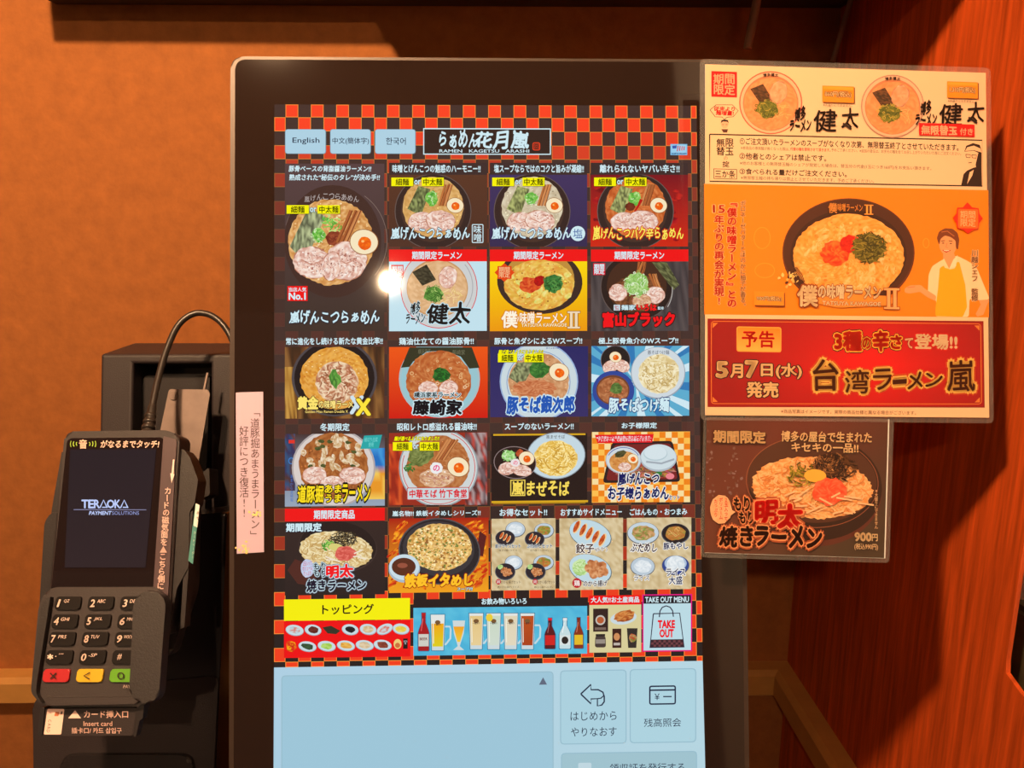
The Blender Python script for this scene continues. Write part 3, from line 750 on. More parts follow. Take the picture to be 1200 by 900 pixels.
def tile(cap, box_, bg, capbox=None, red=False, capcol=WHT, sub=True, capbg=None, bg2=None):
    """one menu picture on the display: its caption and its picture ground"""
    c = Canvas(DISP, .00036, dslope); x0, y0, x1, y1 = box_
    if capbox:
        a0, b0, a1, b1, tx0, tx1 = capbox
        if red: c.rect(a0, b0, a1, b1, RED)
        elif capbg: c.rect(a0, b0, a1, b1, capbg)
        if cap: c.text(cap, tx0, b0+2.2, tx1, b1-2.6, capcol, .028)
    if bg is not None:
        if bg2 is not None: c.rect(x0, y0, x1, y1, bg, 0, bg2)
        else: c.rect(x0, y0, x1, y1, bg)
    return c
def yl(c, x, y, w=56):
    k = w/62.0
    c.rect(x, y, x+26*k, y+10.4, (20, 20, 10)); c.rect(x, y, x+25.6*k, y+10, YEL); c.text('細麺', x+5*k, y+1.2, x+20.5*k, y+9, (60, 60, 0), .02)
    c.text('or', x+27*k, y+3, x+34*k, y+8, WHT, .03, out=[(.07, (40, 30, 30))])
    c.rect(x+35.5*k, y, x+61.7*k, y+10.4, (20, 20, 10)); c.rect(x+35.5*k, y, x+61.3*k, y+10, YEL); c.text('中太麺', x+37.5*k, y+1.2, x+59.5*k, y+9, (60, 60, 0), .02)
def logo(c, t, x0, y0, x1, y1, col=WHT, edge=(20, 30, 60), glow=None, b=.03, br=.5, e=.075):
    o = ([(glow[1], glow[0])] if glow else [])+[(e, edge)]
    c.text(t, x0, y0, x1, y1, col, b, out=o, shear=.08, brush=br)
def done(c): c.build('menu_tile', M_screen, disp)
TAN = [(205, 150, 85), (225, 175, 110), (190, 130, 70), (235, 195, 140)]

# row 1, first: large ramen
c = tile('', (334, 192, 450, 390), None)
c.grid(334, 192, 450.5, 388, lambda u, v: (84-22*v, 62-14*v, 64-22*v), 4, 8)
c.text('豚骨ベースの背脂醤油ラーメン!!', 338.5, 194.3, 435, 201.4, WHT, .028, shear=.1); c.text('熟成された“秘伝のタレ”が決め手!!', 339, 204.5, 445, 211.6, WHT, .028, shear=.1)
B1 = (334, 214, 450, 388)
c.ring(392, 280, 59, 62, .8, (120, 98, 92), a0=195, a1=240); cdisc(c, 390, 283, 57, 66, (66, 43, 38), B1); c.ring(392, 282, 62, 64, .7, (125, 105, 98), a0=-55, a1=40)
for i, ch in enumerate('嵐げんこつらぁめん'):
    c.text(ch, 357+i*7.2, 231-3.2*math.sin(i/8*math.pi)-1, 363+i*7.2, 237-3.2*math.sin(i/8*math.pi), (190, 178, 175), .0)
soup(c, 388, 284, 50, 50.5, [(212, 150, 85), (225, 170, 100), (195, 130, 65), (235, 190, 130)], 8, 36, 160, [(240, 200, 140), (190, 120, 60), (250, 225, 180)])
nori(c, [(362, 243), (382, 254), (357, 309), (340, 289)], (150, 158, 118))
c.strands(388, 262, 14, 14, 30, [(120, 200, 80), (80, 170, 60), (190, 225, 130)], 1.3, 9, 3); onion(c, 374, 276, 9, 9, 22)
c.mott(392, 280, 10, 9, [(140, 60, 35), (110, 40, 25), (165, 80, 50)], R=4, n=14, jit=.15); menma(c, 404, 266, 38, 3, -.45, 4.5)
chashu(c, 366, 308, 22, 18, .2); chashu(c, 406, 306, 24, 22, -.3); chashu(c, 389, 312, 11, 17, .2)
c.dots(392, 308, 35, 17, 70, [(150, 80, 70), (120, 60, 50), (190, 120, 110)], .8)
egg(c, 427, 284, 15.5, .15)
yl(c, 336.5, 241, 63)
c.rect(337.5, 335.5, 361, 353, RED); c.text('当店人気', 339, 337.2, 359.5, 342, WHT, .02); c.text('No.1', 339.3, 343.5, 358.5, 351.3, WHT, .04)
logo(c, '嵐げんこつらぁめん', 340, 364, 445, 379)
done(c)
# row 1: miso, salt, hot
for (x0, x1, cap, a, b, bg, scols, title, tcol, edge) in (
        (456, 571, '味噌とげんこつの魅惑のハーモニー!!', 460, 563, ((88, 52, 36), (76, 46, 36)), [(214, 165, 95), (225, 180, 115), (200, 148, 80)], '嵐げんこつらぁめん', WHT, (30, 25, 40)),
        (574, 688, '塩スープならではのコクと旨みが凝縮!!', 579, 684, ((62, 48, 92), (52, 42, 78)), [(205, 190, 160), (220, 208, 180), (190, 172, 140)], '嵐げんこつらぁめん', WHT, (25, 40, 90)),
        (692, 806, '離れられないヤバい辛さ!!', 703, 796, ((120, 18, 30), (205, 40, 20)), [(205, 105, 50), (220, 130, 70), (185, 85, 35)], '嵐げんこつバク辛らぁめん', (250, 225, 90), (170, 10, 10))):
    c = tile(cap, (x0, 205, x1, 289), bg[0], (x0, 191, x1, 205, a, b), capbg=(58, 42, 42), bg2=bg[1])
    m_ = (x0+x1)/2; k = 0 if x0 < 460 else (-1.5 if x0 < 600 else 1.5)
    if x0 > 690:
        for _ in range(60): c.mott(random.uniform(x0+6, x1-6), random.uniform(212, 282), random.uniform(3, 7), random.uniform(2, 5), [(160, 15, 30), (110, 10, 20), (200, 40, 30)], R=1, n=6, jit=.3)
    bx = (x0, 205, x1, 289); cx = m_-6+k
    cdisc(c, cx, 248, 45, 44, (100, 84, 80), bx); cdisc(c, cx, 248, 44, 43.2, (52, 36, 34), bx); cdisc(c, cx, 246, 37.5, 38, (70, 48, 40), bx)
    soup(c, cx, 243, 35.5, 35.5, scols, 7, 30, 60)
    nori(c, [(cx-17, 218), (cx-3, 222), (cx-14, 253), (cx-30, 245)], (145, 150, 92) if x0 > 460 else (120, 128, 78))
    onion(c, cx-1, 233, 8, 9, 22); menma(c, cx+11, 229, 25, 3, -.3, 3.2)
    if x0 > 690:
        c.mott(cx-7, 243, 6, 5, [(90, 35, 20), (120, 50, 30)], R=2, n=8, jit=.2); c.line([(cx+7, 234), (cx+3, 242), (cx-4, 253)], 4, (185, 20, 20), .8)
    chashu(c, cx-14, 260, 15, 11, -.1, 1); chashu(c, cx+9, 259, 17, 12, .1, 1)
    egg(c, cx+26 if x0 < 690 else cx+27, 241, 9.3, .2)
    yl(c, x0+2.8 if x0 < 690 else x0+4, 208.5, 62)
    wd = 92 if x0 < 690 else 106
    logo(c, title, x0+2.5, 266.5, x0+2.5+wd, 280.5, tcol, edge, glow=None if x0 < 690 else ((240, 40, 20), .11), br=.4)
    if x0 < 460: c.frame(x0+97, 263, x0+110.5, 285, 1, WHT, 1.5); c.vtext('味噌', x0+103.7, 264.5, 283.5, 9.5, WHT, .01)
    elif x0 < 600: c.ell(x0+103, 274, 8.6, 8.8, WHT); c.text('塩', x0+97.5, 268.5, x0+108.5, 279.5, (50, 90, 160), .0)
    done(c)
# row 2
HD = '期間限定ラーメン'
c = tile(HD, (456, 306.5, 570.5, 388), (192, 224, 236), (456, 292.5, 570.5, 306.5, 483, 541), True)
bx = (456.5, 306.5, 570.5, 388); cx, cy = 514.5, 338
cdisc(c, cx, cy, 45.2, 47, (215, 80, 85), bx); cdisc(c, cx, cy, 44.2, 46, (203, 206, 206), bx); c.ring(cx, cy-2, 40, 41, 1, (170, 170, 175), a0=-40, a1=140)
cdisc(c, cx-2, 338, 36, 34, (200, 150, 100), bx); soup(c, cx-2, 338, 35, 32, [(222, 178, 130), (230, 190, 145), (212, 165, 115)], 6, 28, 0)
c.strands(cx+15, 346, 14, 12, 30, [(240, 210, 150), (225, 190, 120)], .9, 8); nori(c, [(483, 319), (500, 310), (511, 328), (495, 335)], (62, 58, 42)); chashu(c, 525, 325, 10.5, 13, .2)
onion(c, 508, 345, 12, 10, 40, ((70, 120, 45), (110, 160, 70), (50, 95, 35), (170, 200, 110)))
c.rect(458.5, 310.5, 473, 325.5, (220, 40, 45)); c.text('期間\n限定', 459.5, 312, 472, 324.3, WHT, .02, lead=.9)
c.text('博多\nラーメン', 476, 355, 498.5, 379, (30, 25, 25), .03, out=[(.08, (192, 224, 236))], shear=.15, rot=-.12, lead=.85, brush=.3); logo(c, '健太', 501, 356, 551, 379, (30, 25, 25), (192, 224, 236), b=.03, br=.25)
done(c)
c = tile(HD, (574, 306.5, 688, 388), (250, 215, 10), (574, 292.5, 688, 306.5, 602, 660), True, bg2=(235, 150, 10))
bx = (574, 306.5, 688, 388)
cdisc(c, 632.5, 330, 50, 38, (60, 42, 36), bx, .05); cdisc(c, 632, 327, 41, 33, (190, 140, 60), bx); soup(c, 632, 334, 41, 29.5, [(232, 190, 80), (240, 205, 110), (215, 165, 60), (225, 150, 60)], 7, 30, 60)
for _ in range(12): c.mott(632+random.uniform(-34, 34), 338+random.uniform(-18, 22), 5, 3, [(240, 225, 140), (210, 215, 110), (235, 200, 90)], random.uniform(0, 3), 2, 9, .25)
c.mott(621, 334, 12, 9.5, [(215, 70, 30), (230, 110, 50), (190, 45, 25)], R=4, n=16, jit=.15); c.mott(632, 329, 7, 6, [(190, 20, 20), (160, 15, 20)], R=3, n=12, jit=.15); c.mott(648, 332, 11, 11, [(50, 110, 50), (40, 85, 35), (80, 140, 70)], R=4, n=16, jit=.15); c.strands(648, 332, 13, 12, 40, [(50, 120, 55), (30, 75, 30), (90, 150, 70)], .9, 8)
c.poly([(591, 308.5), (595, 312), (599.5, 312), (599.5, 316), (603, 319.5), (599.5, 323), (599.5, 327), (595, 327), (591, 330.5), (587, 327), (583, 327), (583, 323), (579.5, 319.5), (583, 316), (583, 312), (587, 312)], (225, 70, 20)); c.text('期間\n限定', 584.5, 313, 597.5, 325.5, (250, 215, 160), .0, lead=.9)
c.text('僕の味噌ラーメン', 590, 366, 663.5, 379.5, (250, 240, 220), .02, out=[(.09, (215, 130, 30))], rot=0); c.text('僕', 588, 365, 606, 384, (250, 240, 220), .03, out=[(.09, (215, 130, 30))]); c.text('TATSUYA KAWAGOE', 611, 379, 664, 383, (250, 235, 190), .02, out=[(.08, (180, 100, 30))])
c.roman(665, 365, 679.5, 385, (238, 215, 180), (150, 90, 30))
done(c)
c = tile(HD, (692.5, 306.5, 806.5, 388), (68, 62, 66), (692.5, 292.5, 806.5, 306.5, 720, 778), True, bg2=(90, 80, 80))
bx = (692.5, 306.5, 806.5, 388)
c.grid(692.5, 306.5, 806.5, 388, [(74, 66, 68), (60, 53, 55), (86, 76, 76)], 24, 3)
cdisc(c, 746, 336, 42.5, 40, (95, 80, 76), bx); cdisc(c, 746, 336, 41.5, 39, (42, 30, 28), bx); cdisc(c, 746, 335, 35, 33, (70, 42, 30), bx)
c.mott(747, 344, 30, 22, [(110, 65, 38), (80, 45, 28), (140, 85, 50)], R=4, n=20, jit=.08); menma(c, 747, 316, 18, 3, -.3, 3); menma(c, 765, 330, 18, 3, .4, 2.6)
nori(c, [(764, 307.5), (781, 307.5), (796, 334), (789, 340)], (96, 98, 62)); chashu(c, 724, 343, 10.5, 10, 0, 1); chashu(c, 768, 346, 11, 10, 0, 1); chashu(c, 752, 353, 11, 8, 0, 0)
onion(c, 746, 333, 15, 15, 60, ((150, 200, 100), (190, 220, 150), (120, 175, 80), (225, 240, 205))); c.ring(746, 340, 42, 40, .8, (190, 185, 180), a0=-5, a1=30)
c.rect(695, 308.7, 709, 322.5, (215, 25, 50)); c.text('期間\n限定', 696, 309.7, 708, 321.5, WHT, .03, lead=.9)
c.text('麺家', 728, 357.5, 744.5, 363.5, WHT, .03, out=[(.1, (30, 25, 30))]); c.rect(719, 357.3, 726.5, 364, (200, 225, 235)); c.text('監', 720, 358, 725.5, 363.3, (190, 30, 50), .0); c.text('いろは', 746, 357, 769, 364, (240, 30, 30), .05, out=[(.1, (30, 20, 20))], brush=.3); c.text('監修', 770.5, 359.5, 777.5, 363, WHT, .02)
c.text('富山ブラック', 706.5, 366.5, 790, 382.5, (238, 22, 28), .06, out=[(.13, (50, 15, 15))], brush=.15)
done(c)
# row 3
c = tile('常に進化をし続ける新たな黄金比率!!', (334, 406.5, 450, 490.5), (120, 75, 40), (334, 393.5, 450, 406.5, 335.5, 448.5))
c.grid(334, 406.5, 450.5, 490.5, [(105, 62, 32), (60, 38, 24), (85, 50, 28), (140, 95, 50)], 26, 4); c.grid(334, 430, 348, 490.5, [(170, 120, 50), (110, 70, 30), (200, 150, 70)], 6, 4)
bx = (334, 406.5, 450.5, 490.5)
cdisc(c, 392, 443, 50, 45, (75, 68, 72), bx); cdisc(c, 392, 443, 47, 43, (30, 22, 24), bx); soup(c, 392, 443, 40, 36.5, [(222, 150, 50), (235, 175, 80), (205, 130, 40), (228, 170, 85)], 7, 30, 110, [(245, 215, 150), (200, 110, 40), (245, 200, 90)])
noodles(c, 395, 448, 25, 25, 110, ((215, 160, 130), (180, 110, 75), (240, 215, 180), (150, 90, 60)), w=1.3, ln=8); c.mott(392, 444, 7, 11, [(70, 140, 50), (110, 170, 70), (50, 100, 40)], R=3, n=12, jit=.3)
c.text('黄金', 349.5, 465, 373, 479.5, (250, 225, 110), .05, out=[(.1, (60, 35, 10))]); c.text('の味噌ラーメン', 374, 469, 421, 478.5, (250, 225, 130), .03, out=[(.09, (60, 35, 10))])
c.text('X', 411, 465, 426, 484, (205, 225, 235), .05); c.text('X', 418, 468, 434, 486, (250, 225, 60), .05, out=[(.1, (90, 60, 20))]); c.text('Golden Miso Ramen Double X', 358, 480.7, 408, 483.8, (250, 220, 120), .01)
done(c)
c = tile('鶏油仕立ての醤油豚骨!!', (456, 406.5, 571.5, 490), (235, 85, 20), (456, 393.5, 571, 406.5, 468, 555), bg2=(205, 25, 15))
bx = (456, 406.5, 571.5, 490)
cdisc(c, 515, 444, 47.5, 45.5, (165, 190, 195), bx); cdisc(c, 515, 444, 45, 43.5, (150, 195, 205), bx)
c.poly([(470, 431), (480, 407), (553, 407), (562, 431), (550, 432), (540, 418), (520, 411), (500, 412), (484, 424), (480, 430)], (50, 52, 34)); c.text('横浜家系', 490, 409, 505, 415, (110, 110, 85), 0); c.text('藤崎家', 530, 410, 545, 416, (110, 110, 85), 0)
soup(c, 514, 447, 38, 36, [(186, 95, 45), (200, 120, 65), (170, 80, 35), (205, 130, 75)], 7, 30, 70, [(230, 190, 140), (215, 160, 100)]); c.dots(514, 447, 34, 32, 22, [(225, 175, 120), (235, 200, 160)], 2.8, True)
c.mott(517, 439, 10, 8.5, [(35, 95, 35), (60, 130, 55), (25, 70, 25)], R=3, n=12, jit=.3); c.strands(517, 439, 12, 9, 22, [(40, 120, 40), (25, 80, 30)], 1.6, 8)
chashu(c, 502, 455, 11, 8); chashu(c, 526, 455, 11, 9)
c.text('横浜家系ラーメン', 485.5, 459.5, 540, 466, (25, 20, 20), .03, out=[(.12, WHT)], brush=.2); logo(c, '藤崎家', 484, 469, 541, 486, (25, 20, 25), WHT, b=.045, br=.25, e=.12)
done(c)
c = tile('豚骨と魚ダシによるWスープ!!', (574.5, 406, 689, 488.5), (38, 38, 96), (574, 393.5, 689, 406, 579.5, 682), bg2=(52, 45, 100))
bx = (574.5, 406, 689, 488.5)
cdisc(c, 631.5, 447, 46, 46, (150, 175, 215), bx); cdisc(c, 631.5, 447, 44.5, 44.5, (200, 215, 220), bx); c.ring(631, 448, 37.5, 37, .9, (130, 150, 190)); soup(c, 631, 447, 35.5, 33.5, [(205, 150, 105), (220, 170, 125), (190, 130, 85)], 6, 28, 50)
c.text('豚そば銀次郎', 640, 406.7, 655, 409, (40, 60, 150), .0)
nori(c, [(606, 425), (629, 423), (612, 453), (596, 442)], (130, 135, 95)); c.mott(632, 433, 12, 10, [(50, 110, 45), (35, 85, 35), (80, 140, 60)], R=3, n=14, jit=.25); c.mott(626, 455, 26, 10, [(200, 120, 75), (220, 150, 105), (180, 95, 55)], R=4, n=20, jit=.1); egg(c, 655, 436, 11, .3)
c.text('麺が選べるようになりました!!', 584, 410, 636.5, 414.5, YEL, .04, out=[(.1, (30, 30, 20))], shear=.3); yl(c, 583.5, 414.5, 54)
logo(c, '豚そば銀次郎', 594, 465, 673, 483.5, (35, 85, 175), WHT, b=.05, br=.3, e=.13)
done(c)
c = tile('極上豚骨魚介のWスープ!!', (693, 405.5, 807.5, 487.5), (90, 170, 205), (692, 393.5, 807, 405.5, 701.5, 794.5))
bx = (693, 405.5, 807.5, 487.5)
for i in range(30):
    a = 2*math.pi*i/30; c.poly(cutpoly([(745, 448), (745+110*math.cos(a), 448+110*math.sin(a)), (745+110*math.cos(a+.09), 448+110*math.sin(a+.09))], *bx), (205, 230, 240) if i % 2 else (45, 120, 180))
cdisc(c, 771, 437, 32, 30.5, (150, 160, 175), bx); cdisc(c, 771, 436.5, 31, 29.5, (205, 215, 222), bx); c.text('豚そばつけ麺', 759, 410.5, 784, 415.5, (30, 35, 60), .0); noodles(c, 772, 438, 24, 23, 150, ((232, 215, 165), (215, 190, 130), (245, 235, 200), (190, 160, 100)), w=1.2, ln=9)
cdisc(c, 721, 422, 17.5, 17, (120, 110, 120), bx); cdisc(c, 721, 422, 16.7, 16.3, (35, 28, 30), bx); chashu(c, 715, 430, 9, 7, -.4); chashu(c, 729, 429, 9, 7, .4); egg(c, 721, 418.5, 6.6)
cdisc(c, 718.5, 458, 24.5, 23.5, (45, 70, 150), bx); cdisc(c, 718, 457, 19.5, 17.5, (110, 65, 45), bx); soup(c, 718, 457.5, 18, 15.5, [(170, 100, 60), (195, 130, 85), (145, 80, 45)], 4, 20, 30); c.mott(722, 456, 8, 7, [(80, 110, 50), (60, 90, 40), (110, 140, 70)], R=3, n=12, jit=.2)
logo(c, '豚そばつけ麺', 713, 466.5, 784, 482.5, WHT, (25, 45, 110), b=.035, br=.3, e=.09)
done(c)
# row 4
c = tile('冬期限定', (334, 508.5, 451, 593), (70, 50, 50), (334, 494, 451, 507.5, 375.5, 409.5), bg2=(150, 165, 185))
bx = (334, 508.5, 451, 593)
c.grid(334, 508.5, 346, 575, [(80, 50, 45), (50, 50, 90), (120, 60, 50), (50, 80, 120)], 3, 9); c.grid(430, 525, 451, 585, lambda u, v: [(30, 110, 190), (60, 150, 215), (230, 150, 40), (240, 200, 90)][min(3, int(v*2)*2+random.randint(0, 1))], 5, 6)
c.rect(338.5, 515.5, 345.5, 519.5, (220, 50, 40)); c.ring(341.5, 540, 3.6, 4, 1.2, (60, 120, 190)); c.vtext('あまから道頓堀', 342, 556, 588, 3.5, (60, 110, 190), 0)
cdisc(c, 391, 548, 49, 46, (175, 165, 165), bx); cdisc(c, 391, 548, 47, 44, (215, 205, 200), bx); soup(c, 391, 546, 40.5, 39, [(165, 95, 45), (185, 115, 60), (145, 78, 35)], 6, 30, 50)
for _ in range(30):
    a = random.uniform(0, 6.28); r = random.random()**.5; c.mott(391+36*r*math.cos(a), 533+20*r*math.sin(a), random.uniform(4, 7), random.uniform(2.5, 4), [(225, 205, 170), (240, 225, 200), (205, 165, 115), (185, 135, 80)], random.choice([0, 1.5, .7]), 2, 8, .2)
for _ in range(10): c.mott(391+random.uniform(-28, 28), 532+random.uniform(-16, 16), 3.5, 2.2, [(60, 70, 35), (90, 95, 50)], 0, 2, 7, .3)
chashu(c, 369, 557, 14, 10); chashu(c, 413, 557, 15, 10); chashu(c, 390, 566, 14, 8)
c.poly([(427, 510.5), (448, 509.5), (444, 525.5), (422.5, 526)], (35, 165, 165)); c.text('細切り白菜\n使用', 427, 512.5, 443, 523.5, (120, 220, 215), .0, shear=.2)
logo(c, '道豚掘', 349, 569, 379.5, 588.5, (250, 220, 30), (20, 15, 10), b=.03, br=0, e=.13); logo(c, 'あま\nうま', 381, 568, 400, 588.5, (250, 220, 30), (20, 15, 10), b=.03, br=0, e=.13); logo(c, 'ラーメン', 401.5, 567.5, 434, 587.5, (250, 220, 30), (20, 15, 10), b=.03, br=0, e=.13)
done(c)
c = tile('昭和レトロ感溢れる醤油味!!', (456, 507, 571, 591.5), (150, 45, 30), (456, 493.5, 571, 507, 465.5, 558.5))
bx = (456, 507, 571, 591.5)
c.grid(456, 520, 472, 591.5, [(190, 60, 30), (220, 90, 40), (150, 40, 25)], 5, 8); c.grid(545, 507, 571, 591.5, [(130, 50, 45), (170, 150, 150), (90, 50, 50), (190, 70, 60), (110, 90, 95)], 8, 12)
cdisc(c, 514, 548, 46.5, 46, (150, 160, 165), bx); cdisc(c, 514, 548, 45, 44.5, (205, 212, 212), bx); c.ring(514, 548, 43, 43, .9, (210, 90, 90), a0=-70, a1=200); soup(c, 513.5, 545, 37, 35, [(180, 110, 60), (195, 130, 80), (165, 92, 45)], 6, 30, 30)
c.mott(493, 534, 16, 11, [(110, 120, 60), (140, 150, 85), (80, 95, 45)], -.5, 4, 16, .15); c.strands(480, 548, 7, 6, 14, [(50, 110, 45), (80, 140, 60)], 1.6, 7); menma(c, 518, 527, 24, 4, -.7, 3); chashu(c, 512, 560, 20, 11, 0, 0)
c.ell(511.5, 548.5, 7.2, 7, (235, 235, 235), jit=.06); c.text('の', 507.8, 545, 515.2, 552, (230, 70, 130), .03); egg(c, 537, 547, 12, .3)
c.text('麺が選べるようになりました!!', 462, 511.3, 515, 516.3, YEL, .04, out=[(.1, (30, 30, 20))], shear=.3); yl(c, 460.5, 518, 55)
c.rect(477, 571, 550, 585.5, (195, 60, 60), 1); c.rect(477.8, 571.8, 549.2, 584.7, (200, 215, 220), 1); c.text('中華そば 竹下食堂', 480, 573.5, 547, 583, (215, 30, 45), .03, brush=.2)
done(c)
c = tile('スープのないラーメン!!', (576, 508, 688, 589.5), (36, 24, 24), (576, 493.5, 688, 506, 591.5, 672))
bx = (576, 504, 688, 590)
c.rect(578, 508.2, 686, 510.2, (215, 165, 30)); c.rect(576, 586.5, 689, 589, (215, 165, 30)); c.rect(578, 589, 686, 590.5, (150, 110, 20))
cdisc(c, 651.5, 534, 34.5, 27.5, (140, 150, 160), bx, -.1); cdisc(c, 651.5, 534, 33.5, 26.5, (195, 215, 225), bx, -.1); c.text('嵐まぜそば', 640, 509.5, 662, 514, (60, 50, 50), .0); noodles(c, 651, 537, 25.5, 21, 150, ((240, 205, 110), (225, 180, 75), (250, 230, 160), (200, 150, 50)), w=1.2)
cdisc(c, 603.5, 542, 25, 19, (150, 130, 130), bx, .1); cdisc(c, 603.5, 542, 24.2, 18.2, (40, 26, 26), bx, .1); onion(c, 596, 534, 9, 7, 30, ((150, 210, 120), (190, 230, 160), (120, 185, 90), (220, 240, 205))); c.mott(609, 531, 5, 4.5, [(165, 60, 35), (195, 90, 50)], R=2, n=8, jit=.2); chashu(c, 594, 549, 10, 7.5, -.2); chashu(c, 611, 551, 12, 6.5, .2); c.ell(604, 542, 5.6, 4.6, (235, 225, 225), jit=.05); c.text('の', 601.5, 540, 606.5, 544.5, (230, 70, 120), .02); egg(c, 617, 537, 8.5, .2)
c.frame(598, 562, 615.5, 581, 1.1, (245, 215, 90)); c.text('嵐', 600, 564, 613.5, 579.5, (245, 215, 90), .03); c.text('まぜそば', 617.5, 563.5, 667, 580.5, (245, 215, 90), .03, brush=.2)
done(c)
c = tile('お子様限定', (693.5, 506, 808.5, 588.5), (250, 190, 80), (693, 493, 808, 504.5, 728.5, 769.5))
bx = (693.5, 506, 808.5, 588.5)
for i in range(16):
    for j in range(12):
        if (i+j) % 2: c.k = 3; c.rect(694+i*7.15, 506.2+j*6.85, 694+(i+1)*7.15, 506.2+(j+1)*6.85, (238, 130, 25))
        elif (i*3+j) % 4 == 0: c.k = 3; c.rect(694+i*7.15, 506.2+j*6.85, 694+(i+1)*7.15, 506.2+(j+1)*6.85, (245, 220, 160))
c.k = 6
c.poly(rnd([(717, 518), (788, 516.5), (797.5, 564.5), (706, 566)], 5), (45, 30, 32)); c.poly(rnd([(720, 521), (785.5, 519.5), (794, 561.5), (710, 563)], 4), (120, 35, 35)); c.mott(755, 552, 35, 9, [(190, 50, 40), (60, 100, 60), (200, 150, 60), (60, 40, 50), (210, 110, 130)], R=4, n=24, jit=.1)
cdisc(c, 730.5, 539, 21, 16.5, (170, 175, 185), bx); cdisc(c, 730.5, 538.5, 20.2, 15.8, (205, 215, 220), bx); c.ring(730.5, 538.5, 19, 14.5, .8, (70, 90, 170), a0=200, a1=340); soup(c, 731, 541, 17, 12.5, [(210, 140, 70), (225, 165, 95), (195, 120, 55)], 4, 22, 20); c.mott(727, 532, 7, 4, [(60, 60, 35), (90, 85, 50)], -.4, 3, 12, .1); egg(c, 741.5, 537.5, 5.8); chashu(c, 732, 547, 7.5, 5)
cdisc(c, 771.5, 536.5, 21.5, 16, (175, 185, 195), bx); cdisc(c, 771.5, 535.5, 20.5, 14.8, (205, 220, 226), bx); cdisc(c, 768, 531.5, 14, 8.5, (180, 200, 208), bx); cdisc(c, 768, 530.7, 13.2, 7.8, (212, 226, 232), bx); c.line([(757, 541), (775, 543), (790, 538)], 2.2, (160, 170, 180))
c.ell(785, 558, 5, 3.6, (235, 130, 140)); c.ell(772, 555, 4, 2.6, (50, 120, 60))
c.poly([(697, 509.5), (766, 508.7), (764, 518.5), (700, 519.3)], (228, 20, 35)); c.text('※お子様セット玩具は数に限りがございます。\n アレルギー等、心配な方はお尋ねください。', 699, 510.8, 763, 517.3, (240, 235, 240), .01, lead=.8)
logo(c, '嵐げんこつ', 724, 554, 772, 567.5, (25, 30, 90), (235, 235, 230), b=.04, br=.4, e=.12); logo(c, 'お子様らぁめん', 712.5, 570.5, 783, 584.5, (25, 30, 90), (235, 235, 230), b=.04, br=.4, e=.12); c.text('セット', 784, 580, 796, 585.5, (25, 30, 90), .02, out=[(.1, (235, 235, 230))])
done(c)
# row 5
def yakira(c, x, y, kx, ky, print_=False):
    """long fried noodles heap with nori threads, cod roe and egg"""
    noodles(c, x, y, 44*kx, 27*ky, 190, ((225, 200, 140), (205, 170, 105), (240, 225, 180), (185, 145, 85)) if not print_ else ((250, 195, 120), (235, 165, 85), (255, 215, 150), (215, 140, 70)), rot=.08, w=1.1, ln=11)
    c.strands(x+9*kx, y-17*ky, 19*kx, 12*ky, 90, [(45, 38, 28), (70, 60, 42), (30, 25, 20), (110, 98, 76)], 1.0, 12, 1)
    c.strands(x-10*kx, y-7*ky, 9*kx, 9*ky, 26, [(90, 170, 60), (60, 130, 45), (150, 200, 90)], 1.3, 7, 2)
    c.ell(x+0*kx, y-5*ky, 9*kx, 5.2*ky, (215, 205, 120) if not print_ else (250, 200, 85), .1); c.mott(x+11*kx, y+4*ky, 13*kx, 11*ky, [(215, 95, 85), (235, 125, 110), (200, 75, 65)] if not print_ else [(250, 105, 60), (255, 130, 85), (235, 85, 50)], R=5, n=18, jit=.12)
    for _ in range(7): a = x+random.uniform(-28, 30)*kx; b = y+random.uniform(4, 19)*ky; c.line([(a, b), (a+10*kx, b+random.uniform(-6, 6)*ky)], 1.5, (238, 225, 205) if not print_ else (255, 220, 180))
c = tile('期間限定商品', (334, 610.5, 451, 697), (52, 38, 36), (334, 595.5, 451, 610.5, 368, 415.5), True, bg2=(42, 32, 32))
bx = (334, 610.5, 451, 697)
c.poly([(337, 668), (346, 655), (380, 668), (362, 686), (349, 684)], (80, 40, 34)); cdisc(c, 396, 641, 46, 30, (62, 48, 46), bx, .08); cdisc(c, 396, 640, 45, 29, (38, 28, 28), bx, .08)
yakira(c, 394, 645, .97, .82)
c.text('期間限定', 336, 613, 377, 622.5, WHT, .04, out=[(.1, (40, 45, 70))])
c.mott(360.5, 665.5, 8, 11, [(200, 210, 235), (185, 195, 225)], R=2, n=14, jit=.06); c.text('2玉入って\nボリューム\nたっぷり', 355, 657, 366.5, 674, (215, 60, 80), 0, rot=-.1)
GL = [(.16, (120, 130, 150)), (.10, WHT)]
c.text('もり\nもり', 368, 659.5, 382, 675, (30, 26, 40), .03, out=GL, rot=.15, lead=.9, brush=.3); c.text('明太', 383, 662, 414, 676, (238, 30, 35), .05, out=GL, brush=.2); c.text('焼きラーメン', 360, 679, 429, 692, (35, 28, 45), .045, out=GL, brush=.35, shear=.05)
done(c)
c = tile('嵐名物!! 鉄板イタめしシリーズ!!', (456, 607, 572.5, 694), (170, 30, 15), (456, 596, 572, 607, 460, 563), bg2=(240, 160, 30))
bx = (456, 607, 572.5, 694)
for _ in range(70):
    a = random.choice([random.uniform(458, 475), random.uniform(548, 568), random.uniform(460, 568)]); b = random.uniform(612, 688)
    if 480 < a < 545 and b < 670: continue
    c.k = 3+random.randint(0, 6); c.mott(a, b, random.uniform(3, 9), random.uniform(1.5, 4), [(240, 110, 20), (250, 180, 40), (200, 40, 15), (170, 25, 15)], random.uniform(-.9, -.3), 1, 7, .3)
c.k = 12
